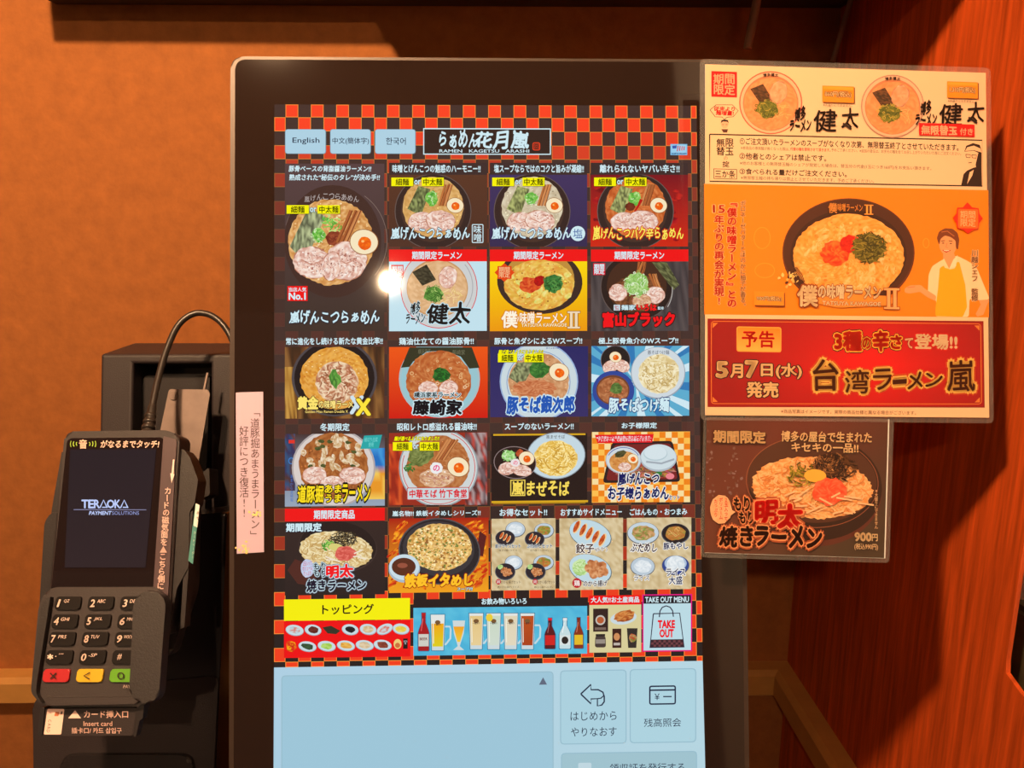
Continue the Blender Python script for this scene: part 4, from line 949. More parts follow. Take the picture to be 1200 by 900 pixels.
c.poly([(562, 622), (570, 628), (566, 652), (558, 650)], (90, 30, 30)); cdisc(c, 515, 646, 48, 39, (80, 76, 80), bx, .1); cdisc(c, 515, 646, 46.5, 37.5, (40, 36, 40), bx, .1); cdisc(c, 514, 643, 42, 32, (58, 54, 58), bx, .1)
soup(c, 515, 641, 38, 27.5, [(215, 165, 85), (235, 195, 120), (195, 140, 60), (240, 210, 150)], 7, 34, 10)
c.dots(515, 641, 36.5, 26.5, 620, [(250, 222, 150), (190, 130, 55), (230, 185, 100), (150, 100, 50), (245, 205, 125), (255, 235, 180), (120, 130, 60)], 1.5)
cdisc(c, 474, 665.5, 18.5, 16.5, (165, 185, 200), bx); cdisc(c, 474, 664, 17.5, 15, (200, 220, 230), bx); cdisc(c, 473.5, 663.5, 14, 10.5, (90, 45, 30), bx); c.ell(472, 662, 6, 3, (150, 80, 60))
logo(c, '鉄板イタめし', 475, 672, 553.5, 686.5, (250, 190, 40), (150, 20, 10), b=.06, br=.25, e=.12); c.text('スープ付', 536, 687.5, 554, 691.5, WHT, .03, out=[(.12, (40, 20, 10))])
done(c)
PAP = [(206, 184, 140), (214, 194, 152), (196, 172, 126), (220, 202, 162)]
def bowlr(c, x, y, rx, ry, col, inner=None):
    c.ell(x, y+.4, rx+.7, ry+.7, (95, 100, 110)); c.ell(x, y, rx, ry, col)
    if inner: c.mott(x, y, rx*.75, ry*.7, inner, R=3, n=16, jit=.08)
def gyoza(c, x, y, k=1, n=3, rot=.5):
    for i in range(n):
        xx, yy = x+(i-(n-1)/2)*6.5*k, y+(i-(n-1)/2)*3.4*k
        c.ell(xx, yy, 2.8*k, 7.5*k, (240, 205, 150), rot); c.mott(xx-.6*k, yy-.3*k, 2.3*k, 6.5*k, [(200, 85, 35), (225, 125, 60), (170, 60, 25)], rot, 2, 10, .05)
def karaage(c, x, y, k=1):
    for i in range(9):
        a = i*2.4; c.mott(x+5.5*k*math.cos(a)*(i/9)**.4, y+3.8*k*math.sin(a)*(i/9)**.4, 3.8*k, 3.1*k, [(190, 115, 65), (215, 145, 95), (160, 85, 45), (228, 170, 120)], a, 2, 9, .15)
RICE = [(222, 230, 235), (205, 216, 224), (236, 241, 243)]; MIX = [(150, 160, 70), (200, 130, 60), (110, 130, 50), (190, 100, 50)]
c = tile('お得なセット!!', (576, 607.5, 651, 691.5), None, (576, 594, 651, 607, 585.5, 641)); c.grid(576, 607.5, 651, 691.5, PAP, 20, 22)
bowlr(c, 604, 620, 11, 8.5, (190, 205, 218), RICE); bowlr(c, 637.5, 621.5, 11, 8.3, (190, 205, 218), MIX); bowlr(c, 592, 630, 11, 8.5, (45, 38, 46)); gyoza(c, 592, 629.5, .62); bowlr(c, 626.5, 631.5, 11, 8.5, (45, 38, 46)); gyoza(c, 626.5, 631, .62)
bowlr(c, 602, 659, 10, 8, (190, 205, 218), RICE); bowlr(c, 637, 659, 11.5, 8.5, (190, 205, 218), MIX); bowlr(c, 592, 669.5, 11.3, 9.3, (45, 38, 46)); karaage(c, 593, 670, .85); bowlr(c, 627.5, 669.5, 11.3, 9.3, (45, 38, 46)); karaage(c, 628.5, 670, .85)
for x, y in ((586, 664), (621.5, 664)): c.mott(x, y, 3.6, 3, [(190, 220, 150), (160, 200, 120)], R=2, n=8, jit=.2)
for a, b, t, u in ((580.5, 610, '餃子ライスセット', '餃子3個+ライス'), (617.5, 647, 'ぶためしセット', '餃子3個+ミニぶためし')): c.text(t, a, 637.5, b, 642, (35, 40, 60), .02, out=[(.1, (220, 225, 225))]); c.text(u, a+4, 643.5, b-4, 646, (60, 50, 40), 0)
for a, b, t, u in ((587, 610, 'のから揚げセット', '鶏のから揚げ+ライス'), (630, 650, 'のから揚げセット', '鶏のから揚げ+ぶためし')):
    c.text(t, a, 680, b, 684, (60, 35, 35), .0); c.text(u, a-4, 686.5, b-2, 689, (60, 50, 40), 0); c.ell(a-3, 681.5, 3, 3.3, (190, 25, 40)); c.text('鶏', a-5, 679.5, a-1, 683.5, (240, 230, 225), 0)
done(c)
c = tile('おすすめサイドメニュー', (655.5, 607, 730, 691), None, (655.5, 594, 730, 606.5, 657, 728.5)); c.grid(655.5, 607, 730, 691, PAP, 20, 22)
c.ell(691.8, 626.5, 25.7, 16.5, (95, 110, 120), .35); c.ell(691.5, 626, 25, 15.8, (190, 215, 225), .35); gyoza(c, 691, 625, 1.15, 5, .45)
c.text('餃子', 675, 637, 696, 648, (60, 25, 25), .02, out=[(.1, (235, 232, 225))]); c.text('(5ケ)', 698, 641, 711.5, 646.5, (60, 30, 30), 0, out=[(.1, (235, 232, 225))])
c.ell(691.8, 667, 25.7, 17, (95, 110, 120), .3); c.ell(691.5, 666.5, 25, 16.3, (190, 215, 225), .3); c.mott(680, 665, 9, 10, [(190, 222, 150), (165, 205, 120), (215, 235, 185)], R=3, n=14, jit=.15); c.strands(680, 665, 10, 11, 30, [(200, 230, 165), (150, 195, 105)], .8, 7); karaage(c, 698, 667, 1.75)
c.ell(676, 683, 5.4, 5.8, (190, 25, 40)); c.text('鶏', 672.8, 679.8, 679.3, 686.5, (240, 230, 225), .02); c.text('のから揚げ', 683.5, 680, 711.5, 687, (40, 30, 50), .02, out=[(.1, (235, 232, 225))], shear=.1)
done(c)
c = tile('ごはんもの・おつまみ', (734.5, 606.5, 810, 690.5), None, (734.5, 593.5, 809, 606, 738, 805)); c.grid(734.5, 606.5, 810, 690.5, PAP, 20, 22)
bowlr(c, 753.5, 624.5, 18, 12.5, (195, 210, 220), [(205, 150, 100), (150, 110, 60), (110, 150, 60), (220, 180, 130)]); bowlr(c, 791.5, 625, 16, 11.5, (40, 32, 34), [(205, 140, 70), (180, 110, 50), (160, 140, 60)]); c.strands(791.5, 625, 11, 8, 24, [(220, 170, 100), (190, 120, 60)], .9, 6)
bowlr(c, 753, 663.5, 13.8, 10.5, (185, 200, 212), RICE); bowlr(c, 791.5, 662, 15.5, 11, (50, 70, 140)); c.ell(791.5, 660, 13, 9, (170, 190, 215)); c.mott(791.5, 660.5, 11, 9, RICE, R=3, n=16, jit=.06)
O_ = [(.12, (240, 238, 232))]
c.text('ぶためし', 738.5, 636.5, 769.5, 646.5, (60, 25, 30), .03, out=O_, brush=.3, shear=.15); c.text('豚もやし', 777.5, 636, 806, 643.5, (35, 35, 80), .03, out=O_); c.text('ライス', 743, 674, 760.5, 680, (40, 40, 75), .01, out=O_, shear=.15); c.text('ライス\n大盛', 780.5, 666, 803, 684.5, (25, 35, 80), .02, out=O_, lead=.95)
done(c)
# row 6
c = Canvas(DISP, .00036, lambda x, y: -.012)
c.rect(333, 727, 481, 770, (236, 12, 20)); c.rect(333, 701.5, 480.5, 726.5, (244, 236, 10)); c.text('トッピング', 378, 708, 438, 719.5, (50, 35, 15), .025)
P_ = (198, 218, 226)
def dish(x, y, cols, rx=10.5, ry=6.3, rot=.15):
    c.k = 8; c.ell(x, y, rx, ry, (150, 165, 175), rot, 20); c.ell(x, y-.3, rx-.5, ry-.5, P_, rot, 20); c.mott(x, y-.2, rx*.66, ry*.6, cols, rot, 2, 10, .15)
for i, (x, cols) in enumerate(((345.5, [(200, 215, 220), (215, 110, 90), (180, 200, 210)]), (367, [(90, 35, 30), (110, 50, 40)]), (410.5, [(40, 40, 45), (25, 25, 30)]), (431.5, [(225, 205, 170), (200, 170, 120)]), (451, [(200, 215, 220), (215, 110, 90)]), (470, [(225, 200, 70), (235, 215, 110)]))): dish(x, 738.5-(x-345)*.012, cols, 10 if i else 10.8, 6.5 if x != 451 else 6, .15 if x != 451 else -.4)
c.poly([(378, 735), (388, 733), (399, 739), (394, 743), (384, 742)], (50, 50, 38))
for x, cols in ((360.5, [(40, 65, 45), (60, 90, 60)]), (383, [(150, 195, 70), (180, 215, 110)]), (405.5, [(215, 150, 50), (235, 185, 90)]), (427.5, [(225, 205, 170), (205, 180, 140)]), (448.5, [(120, 55, 40), (160, 80, 60)])): dish(x, 757.5-(x-360)*.02, cols, 10.8, 6.2)
c.mott(341.5, 757, 6.5, 6.5, [(250, 180, 20), (220, 40, 20), (190, 20, 15)], R=3, n=12, jit=.25); c.ell(466, 754.5, 4.6, 5.8, (235, 205, 120)); c.ell(466, 756, 3, 3, (205, 110, 60)); c.rect(472.5, 748, 477.8, 760, (30, 25, 25)); c.text('追加\n飯', 473, 750, 477.3, 755, (200, 210, 215), 0)
done(c)
c = Canvas(DISP, .00036, lambda x, y: -.012)
c.rect(484.5, 701, 689, 712, (36, 28, 30)); c.text('お飲み物いろいろ', 564.5, 700.7, 617, 708, WHT, .035); c.rect(484.5, 711, 688, 767, (80, 180, 215))
c.grid(485, 711.6, 687.6, 766.5, [(74, 176, 214), (88, 188, 220), (80, 182, 217)], 30, 10)
def bottle(x, y0, y1, w, col, lab, cap):
    h = y1-y0; a = w/2; n = w*.16
    p = [(x-n, y0), (x+n, y0), (x+n, y0+h*.25), (x+a*.8, y0+h*.42), (x+a, y0+h*.52), (x+a, y1-1), (x+a-1, y1), (x-a+1, y1), (x-a, y1-1), (x-a, y0+h*.52), (x-a*.8, y0+h*.42), (x-n, y0+h*.25)]
    c.poly([(q[0]+(.8 if q[0] > x else -.8), q[1]+(.6 if q[1] > y0+5 else -.6)) for q in p], (30, 100, 140)); c.poly(p, col); c.rect(x-n-.3, y0, x+n+.3, y0+h*.08, cap)
    c.rect(x-a+.3, y0+h*.56, x+a-.3, y1-h*.12, lab); c.line([(x-a*.45, y0+h*.48), (x-n*.4, y0+h*.15)], .6, tuple(min(255, v+90) for v in col))
bottle(496.5, 718, 762.5, 12.5, (165, 25, 30), (205, 205, 195), (180, 30, 30)); c.text('BEER', 492, 747, 501, 750, (120, 60, 50), .02)
def mug(x, y0, y1, w, body, top, handle=True, low=None):
    a = w/2
    if handle:
        c.loop([(x+a-1, y0+14), (x+a+6, y0+14), (x+a+7, y0+18), (x+a+6.5, y1-14), (x+a+1, y1-7), (x+a-1, y1-6)], 2.2, (190, 215, 225))
    c.poly([(x-a-.7, y0-.7), (x+a+.7, y0-.7), (x+a-.8, y1+.7), (x-a+.8, y1+.7)], (50, 110, 140)); c.poly([(x-a, y0), (x+a, y0), (x+a-1.5, y1), (x-a+1.5, y1)], (200, 215, 220))
    c.emit([(x-a+.8, y0+2), (x+a-.8, y0+2), (x+a-2.2, y1-4.5), (x-a+2.2, y1-4.5)], [(0, 1, 2, 3)], [body, body, low or body, low or body]); c.rect(x-a+.5, y0+.5, x+a-.5, y0+top, (225, 228, 225)); c.line([(x-a+3, y0+6), (x-a+3.4, y1-8)], .9, (240, 240, 225))
    c.ell(x, y0+9, 3.2, 2.4, (120, 85, 50)); c.text('一番搾り', x-4, y0+10.5, x+4, y0+12.8, (60, 40, 40), .02)
mug(513, 720, 762, 16.5, (245, 150, 20), 10.5, True, (220, 205, 30))
c.poly([(530.5, 727), (545, 727), (543.5, 742), (540, 753), (538.8, 757), (544, 761.5), (531, 761.5), (536.4, 757), (535.4, 753), (531.8, 742)], (205, 215, 215)); c.emit([(531.3, 734), (544.2, 734), (539.3, 752), (536, 752)], [(0, 1, 2, 3)], [(240, 160, 30), (240, 160, 30), (240, 200, 60), (240, 200, 60)])
for x, b, l in ((558, (225, 195, 130), (230, 205, 150)), (578.5, (200, 215, 195), (205, 218, 205)), (598.5, (222, 210, 180), (225, 215, 190)), (618, (185, 80, 30), (170, 65, 25))): mug(x, 718.5, 760.5, 16.5, b, 3, True, l)
c.ell(573.5, 723.5, 4, 4.5, (235, 205, 60))
bottle(644.5, 724, 760, 12, (90, 25, 30), (205, 35, 35), (225, 25, 45)); bottle(662, 724, 760, 13, (195, 220, 225), (215, 225, 225), (230, 230, 230)); c.ell(662, 750, 4, 4.4, (40, 35, 35)); bottle(678, 723.5, 759.5, 10.5, (135, 50, 25), (225, 185, 40), (120, 40, 30))
done(c)
c = Canvas(DISP, .00036, lambda x, y: -.012)
c.rect(690.3, 708, 751.5, 764.5, (150, 120, 90)); c.rect(690.6, 708, 751.2, 764.2, (214, 204, 152)); c.rect(690.3, 697.5, 751.5, 708.5, RED); c.text('大人気!!お土産商品', 692.5, 699.2, 748.8, 706, WHT, .03)
c.rect(695, 713, 712.5, 740, (52, 34, 32)); c.ell(703.5, 726.5, 5.8, 5.8, (195, 190, 180)); c.ell(703.5, 726.5, 4.2, 4, (180, 90, 50)); c.rect(697, 735, 710, 738, (120, 100, 90))
c.ell(730.5, 724, 15.5, 7.5, (200, 215, 220), -.15); c.mott(731.5, 721.5, 12.5, 6.5, [(175, 85, 35), (205, 120, 55), (140, 60, 25), (220, 150, 80)], -.25, 4, 18, .15)
c.poly(rnd([(697.5, 745), (709.5, 745), (710, 758.5), (697, 758.5)], 3), (70, 58, 55)); c.rect(698, 742.8, 709, 745.5, (40, 35, 35)); c.rect(698, 749, 709, 754, (150, 140, 130)); c.rect(717.5, 736.5, 728, 759, (60, 32, 28)); c.ell(722.7, 746, 3.6, 4.4, (205, 140, 90)); c.rect(719, 753, 726.5, 756, (190, 180, 170))
c.poly([(734.5, 736), (747, 736), (745.5, 759), (736, 759)], (50, 45, 42)); c.mott(741, 747, 4.6, 5, [(190, 60, 40), (110, 140, 60), (200, 150, 100)], R=2, n=10, jit=.15)
done(c)
c = Canvas(DISP, .00036, lambda x, y: -.012)
c.rect(752.6, 696.2, 810.8, 763.2, (228, 20, 130)); c.rect(754, 697.5, 809.4, 761.8, (186, 218, 228)); c.rect(754, 697.5, 809.4, 707, (30, 24, 34)); c.text('TAKE OUT MENU', 756, 699.3, 807, 705.6, WHT, .03)
bg_ = [(765.5, 719), (796.3, 718.3), (801.5, 758), (761.5, 758.6)]
c.grid(0, 0, 1, 1, lambda u, v: (58, 36, 44), 2, 2, quad=[(762.6, 749.3), (800.2, 748.8), (801.5, 758), (761.5, 758.6)])
for i in range(13):
    for j in range(3):
        if (i+j) % 2: c.rect(763+i*2.85, 750+j*2.6, 763+(i+1)*2.85, 750+(j+1)*2.6, (110, 60, 66))
c.loop(bg_, 1.3, (40, 34, 60)); c.line([(772.5, 723), (773.2, 716), (776, 711.5), (780.5, 709.8), (785, 711.3), (788, 715.5), (789, 722.5)], 1.3, (40, 34, 60))
c.text('TAKE', 771, 727, 790.5, 735.5, (232, 20, 35), .05); c.text('OUT', 773, 737.5, 789, 746.3, (232, 20, 35), .05)
done(c)

# ------------------------------------------------------------------ laminated posters on the right
pslope = lambda x, y: .0355+(y-72)*(-.0235/420)
LG = (1/1.18, 1/1.22, 1/1.12)             # the paper's own colour under white light, from its look under the warm lamps
film_n = []
big = root('laminated_poster', 'large laminated ramen notice on the right of the screen: white top, orange middle, red bottom', 'poster', POST(990, 490))
slab('sheet', POST, [(826.5, 75.5), (1155, 85.5), (1159, 489.5), (826.5, 486.5)], .0003, M_paper, big, .0)
slab('laminate', POST, rnd([(820, 68.8), (1161, 79.3), (1164.5, 496), (820.8, 492.3)], 7), .00025, M_film, big, -.0006)
small = root('laminated_card', 'small laminated dark card of noodles with red roe, below the large poster', 'poster', POST(935, 655))
slab('sheet', POST, [(829, 489.5), (1042.3, 491), (1037.5, 654.5), (826, 648)], .0003, M_paper, small, -.0016)
slab('laminate', POST, rnd([(824.8, 489), (1047.6, 491), (1042.3, 659.8), (820.7, 653.2)], 6), .00025, M_film, small, -.0022)

CR = (252, 208, 160); KK = (45, 22, 12); OR = (252, 140, 12); RD = (225, 10, 10)
c = Canvas(POST, .0002, pslope, LG)
c.grid(0, 0, 1, 1, lambda u, v: CR, 2, 2, quad=[(826.5, 75.5), (1155, 85.5), (1159, 489.5), (826.5, 486.5)])
c.grid(0, 0, 1, 1, lambda u, v: OR, 4, 4, quad=[(825, 215.5), (1158, 223), (1158.7, 372), (825.3, 368.5)])
c.k = 4
# stamp, bowls
c.rect(833.5, 84, 863.5, 114, RD); c.text('期間\n限定', 836, 87, 861, 111, CR, .02, lead=.95, brush=.15)
def kbowl(cx, cy, r, rim):
    c.ell(cx, cy, r, r*1.0, rim, n=40); c.ell(cx, cy, r-1.4, r-1.4, (245, 190, 150), n=40); c.ell(cx, cy+.5, r-4.5, r-4.5, (210, 130, 85), n=40)
    c.mott(cx, cy+1.5, r-5.5, r-6.5, [(238, 150, 90), (245, 165, 105), (230, 140, 80)], R=6, n=30, jit=.02); c.strands(cx+12, cy+10, 14, 12, 30, [(250, 185, 110), (235, 160, 85)], .8, 9)
    nori(c, [(cx-24, cy-16), (cx-9, cy-22), (cx+2, cy-4), (cx-11, cy+3)], (92, 58, 28)); chashu(c, cx+9, cy-12, 10, 13, .3, 0); c.mott(cx+9, cy-12, 9.5, 12, [(250, 165, 120), (245, 150, 100), (252, 180, 135)], .3, 4, 16, .06)
    onion(c, cx-4, cy+8, 14, 11, 50, ((100, 110, 30), (140, 140, 45), (75, 85, 25), (190, 170, 70)))
    for i, ch in enumerate('博多健太'): c.text(ch, cx-9+i*4.6, cy-r+2.2+abs(i-1.5)*.5, cx-5+i*4.6, cy-r+6.2+abs(i-1.5)*.5, KK, .02)
kbowl(903, 120.5, 37, (235, 100, 70)); kbowl(1045.5, 125, 37, (190, 140, 115))
for x0, y0, x1, y1, t in ((963, 101.5, 1000, 120.5, '860円(税込)'), (1109, 96.5, 1145, 115.5, '1,310円(税込)')):
    c.rect(x0+1, y0+1, x1+1, y1+1, (120, 50, 5)); c.rect(x0, y0, x1, y1, (245, 150, 25)); c.rect(x0+1, y0+1, x1-1, y0+4, (250, 170, 50)); c.text(t, x0+3, y0+6, x1-3, y1-5.5, (255, 215, 150), .03, out=[(.1, (120, 60, 20))])
c.text('※大盛りにできません。', 964, 122.5, 998, 125.3, KK, 0); c.text('※大盛りにできません。', 1110, 117.8, 1142, 120.6, KK, 0)
for x, y, w_ in ((925, 127, 0), (1072, 120, 0)):
    c.text('博多\nラーメン', x, y, x+25, y+27, KK, .04, shear=.15, rot=-.08, lead=.85, brush=.35); c.text('健', x+28, y+3, x+55, y+27, KK, .014, brush=.25, shear=.05); c.text('太', x+60, y+1, x+80, y+23, KK, .014, brush=.25, shear=.05); c.line([(x+62, y+18), (x+72, y+25)], 2.2, KK)
c.rect(1076, 145.5, 1141, 160, RD); c.text('無限替玉', 1079, 148, 1120.5, 158.5, CR, .035, brush=.2); c.text('付き', 1124, 151, 1139, 158.8, CR, .02)
c.k = 4
# speech bubble and small head
hexp = [(832, 129), (839, 123), (858, 123), (865, 130), (859, 137), (852, 137.5), (848.5, 140), (846, 137.3), (838, 137)]
c.poly(hexp, CR); c.loop(hexp, .7, KK); c.text('従来より\n麺増量!', 836.5, 125, 861, 135.3, RD, .035, lead=.85, shear=.1)
c.ell(849.2, 145.5, 4.4, 5, (250, 185, 140)); c.poly([(844.5, 144.5), (845.2, 141), (849, 140), (853, 141), (854, 144.5), (852, 142.8), (847, 142.6)], KK); c.line([(846.2, 146), (848, 146.3)], .7, KK); c.line([(850.3, 146.3), (852.3, 146)], .7, KK); c.poly([(845, 151.5), (853, 151.5), (852, 155.5), (847.5, 155.5)], (90, 50, 35))
c.k = 4
# rules box
bx_ = [(831.5, 157.5), (1150.7, 164.5), (1151, 218.2), (831.5, 212.6)]
c.loop(bx_, 1.5, KK)
c.text('無限\n替玉', 839.5, 162.5, 859.5, 182, KK, .02, lead=.95, brush=.15, rot=.02); c.text('の', 848, 183.5, 852.5, 187.5, KK, 0); c.text('掟', 846.5, 189, 854.5, 196, KK, .02); c.frame(836, 198, 863.5, 210, .7, KK); c.text('三か条', 838, 199.8, 861.5, 208.3, KK, .02)
c.text('①ご注文頂いたラーメンのスープがなくなり次第、無限替玉終了とさせていただきます。', 867, 165.3, 1123, 173.2, KK, .02)
c.text('※本商品の専用麺が無くなった際は、', 868, 172.2, 925, 176.2, KK, 0); c.text('代替の麺を使用させて頂きます。', 926, 173.4, 973, 177.3, RD, .015); c.text('予めご了承ください。※追加の替玉は、お手元の麺を全てお召し上がりいただいた後にご注文ください。', 974, 176, 1126, 180, KK, 0)
c.text('②他者とのシェアは禁止です。', 866.5, 180.5, 968, 188, KK, .02); c.text('※他のお客様との無限替玉麺のシェアが発覚した場合は、替玉分の代金(1玉につき160円)をお支払い頂きます。', 867, 192.2, 1091, 197.2, KK, 0)
c.text('③食べられる量だけご注文ください。', 866.5, 199, 992, 206, KK, .02); c.text('※無限替玉麺の持ち帰りは禁止とさせていただきます。予めご了承ください。', 868, 208.2, 1024, 212.6, KK, 0)
c.k = 10
# drawn man with a head towel
MS = (252, 205, 155)
c.poly([(1126, 217.5), (1129, 204), (1133, 200), (1142, 196), (1150, 197), (1150.5, 217.6)], KK); c.poly([(1133, 216), (1136, 202), (1141, 199), (1139, 206)], MS)
c.poly([(1134, 182), (1133, 188), (1135, 192), (1137, 196), (1142, 196.5), (1147, 192), (1149, 184), (1148, 176), (1137, 176)], MS); c.poly([(1130, 177.5), (1132, 171), (1140, 167.8), (1148, 170), (1150, 177), (1148, 184), (1146, 179), (1140, 176.5)], KK); c.poly([(1130, 177.5), (1133, 172.5), (1141, 170.5), (1149, 174), (1150, 179), (1141, 176.5)], MS); c.loop([(1130, 177.5), (1133, 172.5), (1141, 170.5), (1149, 174), (1150, 179), (1141, 176.5)], .6, KK)
c.poly([(1146, 180), (1150, 179), (1150, 200), (1146.5, 197), (1144, 200), (1143, 193)], KK); c.loop([(1131.5, 181), (1137, 181.5), (1136.5, 185), (1132, 184.5)], .8, KK); c.loop([(1138.5, 181.6), (1144, 182), (1143.5, 185.5), (1139, 185)], .8, KK); c.line([(1134.5, 191), (1138.5, 190.5)], .8, KK)
c.k = 4
# orange part
SH = (252, 160, 40)
for x, y, rx, ry in ((893, 279, 10, 13), (896, 317, 12, 9), (1085, 285, 4, 6)): c.ring(x, y, rx, ry, 1, SH, n=22)
for t_, x_, a_, b_, w__, cl, bd in (('ポロネーゼバターとほのかに柚子が香る。', 870.5, 235, 362, 6.6, (130, 50, 15), .0), ('『僕の味噌ラーメン』との', 857.5, 233, 361, 11.5, (225, 30, 15), .03), ('15年ぶりの再会が実現!', 842.5, 240, 358, 11.5, (225, 30, 15), .02)):
    if t_.startswith('15'):
        c.text('15', 835.5, 240.5, 849, 249.5, cl, .01, out=[(.07, (255, 205, 140))]); t_ = t_[2:]; a_ = 252
    c.vtext(t_, x_, a_, b_, w__, cl, bd, out=[(.08, (255, 205, 140))])
c.ell(994, 296.5, 77.5, 64, (105, 50, 22), n=60); c.ell(994, 295.5, 76, 62, (78, 38, 20), n=60); c.ell(994, 299, 68, 53, (60, 28, 14), n=60)
c.mott(994, 301, 65, 50, [(250, 165, 60), (252, 178, 85), (245, 148, 45), (250, 190, 105)], R=9, n=44, jit=.015)
c.dots(994, 303, 60, 46, 120, [(254, 205, 120), (240, 135, 40), (252, 190, 90)], 2.0)
for _ in range(36):
    a = random.uniform(0, 6.28); r = random.uniform(.45, .92); c.mott(994+60*r*math.cos(a), 302+44*r*math.sin(a), random.uniform(4, 8), random.uniform(2.5, 4.5), [(254, 200, 120), (252, 185, 90), (255, 215, 150), (245, 165, 60)], random.uniform(0, 3), 2, 9, .2)
c.mott(979, 297, 18, 14, [(225, 65, 15), (245, 105, 30), (205, 45, 10), (250, 130, 50)], R=6, n=22, jit=.12); c.mott(996, 286, 12, 10, [(215, 20, 5), (190, 15, 5), (235, 45, 15)], R=5, n=18, jit=.15)
c.mott(1018, 291, 19, 17, [(95, 90, 25), (70, 65, 15), (125, 115, 40)], R=6, n=24, jit=.12); c.strands(1018, 291, 22, 20, 110, [(110, 105, 30), (65, 60, 15), (150, 135, 50)], 1.2, 12, 1.5)
c.text('僕の味噌ラーメン', 970.5, 239, 1010, 248, (250, 165, 70), .02); c.text('僕', 970, 238.5, 980, 250, (250, 170, 80), .02); c.roman(1012, 240.3, 1022.5, 252, (250, 165, 70))
for _ in range(26): a = random.uniform(0, 6.28); c.ell(928+random.gauss(0, 5), 326+random.gauss(0, 5), random.uniform(.8, 2.8), random.uniform(.6, 1.8), random.choice([(255, 215, 130), (90, 45, 20), (250, 190, 90)]), random.uniform(0, 3), 8, .3)
for k in range(6): c.line([(925+k*1.5, 313), (930+k*1.8, 322), (937+k, 331)], .8, (80, 40, 18))
c.poly(rnd([(941, 352), (980, 345), (1040, 347), (1052, 353), (1040, 358), (980, 361)], 5), (245, 150, 50)); c.text('僕', 934, 335, 957, 359, (255, 222, 165), .03, out=[(.1, (165, 70, 10))]); c.text('の味噌ラーメン', 958, 334, 1031, 350.5, (255, 230, 180), .035, out=[(.09, (165, 70, 10))]); c.text('TATSUYA KAWAGOE', 963, 353.6, 1031, 358.3, (255, 230, 180), .03, out=[(.08, (165, 70, 10))])
c.roman(1035, 338, 1053, 362.5, (244, 176, 110), (150, 60, 15))
c.rect(884, 343, 919, 359.5, (130, 50, 5)); c.rect(883, 342, 918, 358, (248, 150, 25)); c.text('980円(税込)', 886, 347.5, 915, 353.5, (255, 215, 150), .03, out=[(.1, (120, 60, 20))])
dm = [(1132.5, 237.5), (1138, 243.5), (1145.5, 244.5), (1146.5, 251), (1150.5, 256.5), (1146, 262), (1145, 269), (1139, 270), (1133, 274.5), (1127, 269.5), (1120.5, 268.5), (1119.5, 262), (1115.5, 256), (1119.8, 250.5), (1120.5, 243.8), (1127, 243.5)]
c.poly(dm, (225, 40, 8)); c.rect(1121.5, 245.5, 1145, 268, (243, 110, 25), 1.5); c.text('期間\n限定', 1124, 247.5, 1142, 266, (255, 200, 140), .0, lead=.95)
c.k = 4
# man in white shirt and yellow apron, palm out
SK = (246, 165, 105); SHT = (255, 222, 170)
c.poly(rnd([(1146, 350), (1158.5, 351), (1158.5, 352), (1152, 369), (1145, 371), (1143, 368), (1149, 357)], 1), SK)
c.poly(rnd([(1088, 322), (1092, 312), (1103, 305), (1113, 301), (1122, 300), (1134, 306), (1144, 313), (1158.5, 348), (1158.5, 351), (1146, 352), (1136, 350), (1135, 371.5), (1096, 371), (1097, 352), (1087, 344)], 3), SHT)
c.poly(rnd([(1101, 314), (1108, 310), (1112, 316), (1119, 314.5), (1121, 307), (1124, 307), (1126, 315), (1131, 334), (1133, 360), (1128, 371.5), (1096, 370.5), (1096, 362), (1099, 338)], 2), (252, 180, 15))
c.poly(rnd([(1060, 343), (1060, 338), (1066, 334.5), (1079, 334), (1083, 338), (1097, 347), (1096, 353), (1086, 348), (1078, 342), (1066, 344)], 2), SK); c.line([(1063, 337), (1072, 336)], .8, (225, 120, 70))
c.poly([(1105, 296), (1117, 294), (1120, 304), (1112, 315), (1105, 307)], SK); c.poly([(1103, 306), (1106, 303), (1112, 315), (1107, 314)], SHT); c.poly([(1122, 299), (1120, 312), (1112, 315), (1117, 304)], (255, 230, 185))
c.ell(1110.5, 286.5, 10.2, 13.2, SK, -.08, 24); c.ell(1121.5, 288, 2, 3.2, (235, 145, 85))
c.poly(rnd([(1100, 287), (1097.5, 279), (1100, 271.5), (1107, 267.5), (1116, 268), (1122, 273), (1124, 281), (1122.5, 293), (1120, 291), (1119.5, 282), (1114, 278), (1107, 276), (1102, 280), (1101, 285)], 2), (125, 62, 30)); c.line([(1103, 272), (1110, 271), (1118, 277)], 1.0, (190, 110, 60))
c.line([(1102.8, 282.6), (1107, 282)], .9, (90, 40, 20)); c.line([(1111.5, 282.2), (1116, 283)], .9, (90, 40, 20)); c.ell(1105, 285, 1.5, .6, (70, 30, 15), n=8); c.ell(1114, 285.4, 1.5, .6, (70, 30, 15), n=8); c.line([(1109.3, 285), (1108.4, 290), (1110.6, 290.6)], .7, (220, 125, 75)); c.line([(1104.5, 293), (1108.5, 295.6), (1113.5, 293.4)], 1.2, (190, 60, 40)); c.line([(1105.8, 293.6), (1112, 293.8)], .7, (255, 235, 215))
c.vtext('川越シェフ 監修', 1142, 293, 353, 8.2, (120, 50, 20), .0, out=[(.09, (255, 215, 155))])
c.k = 4
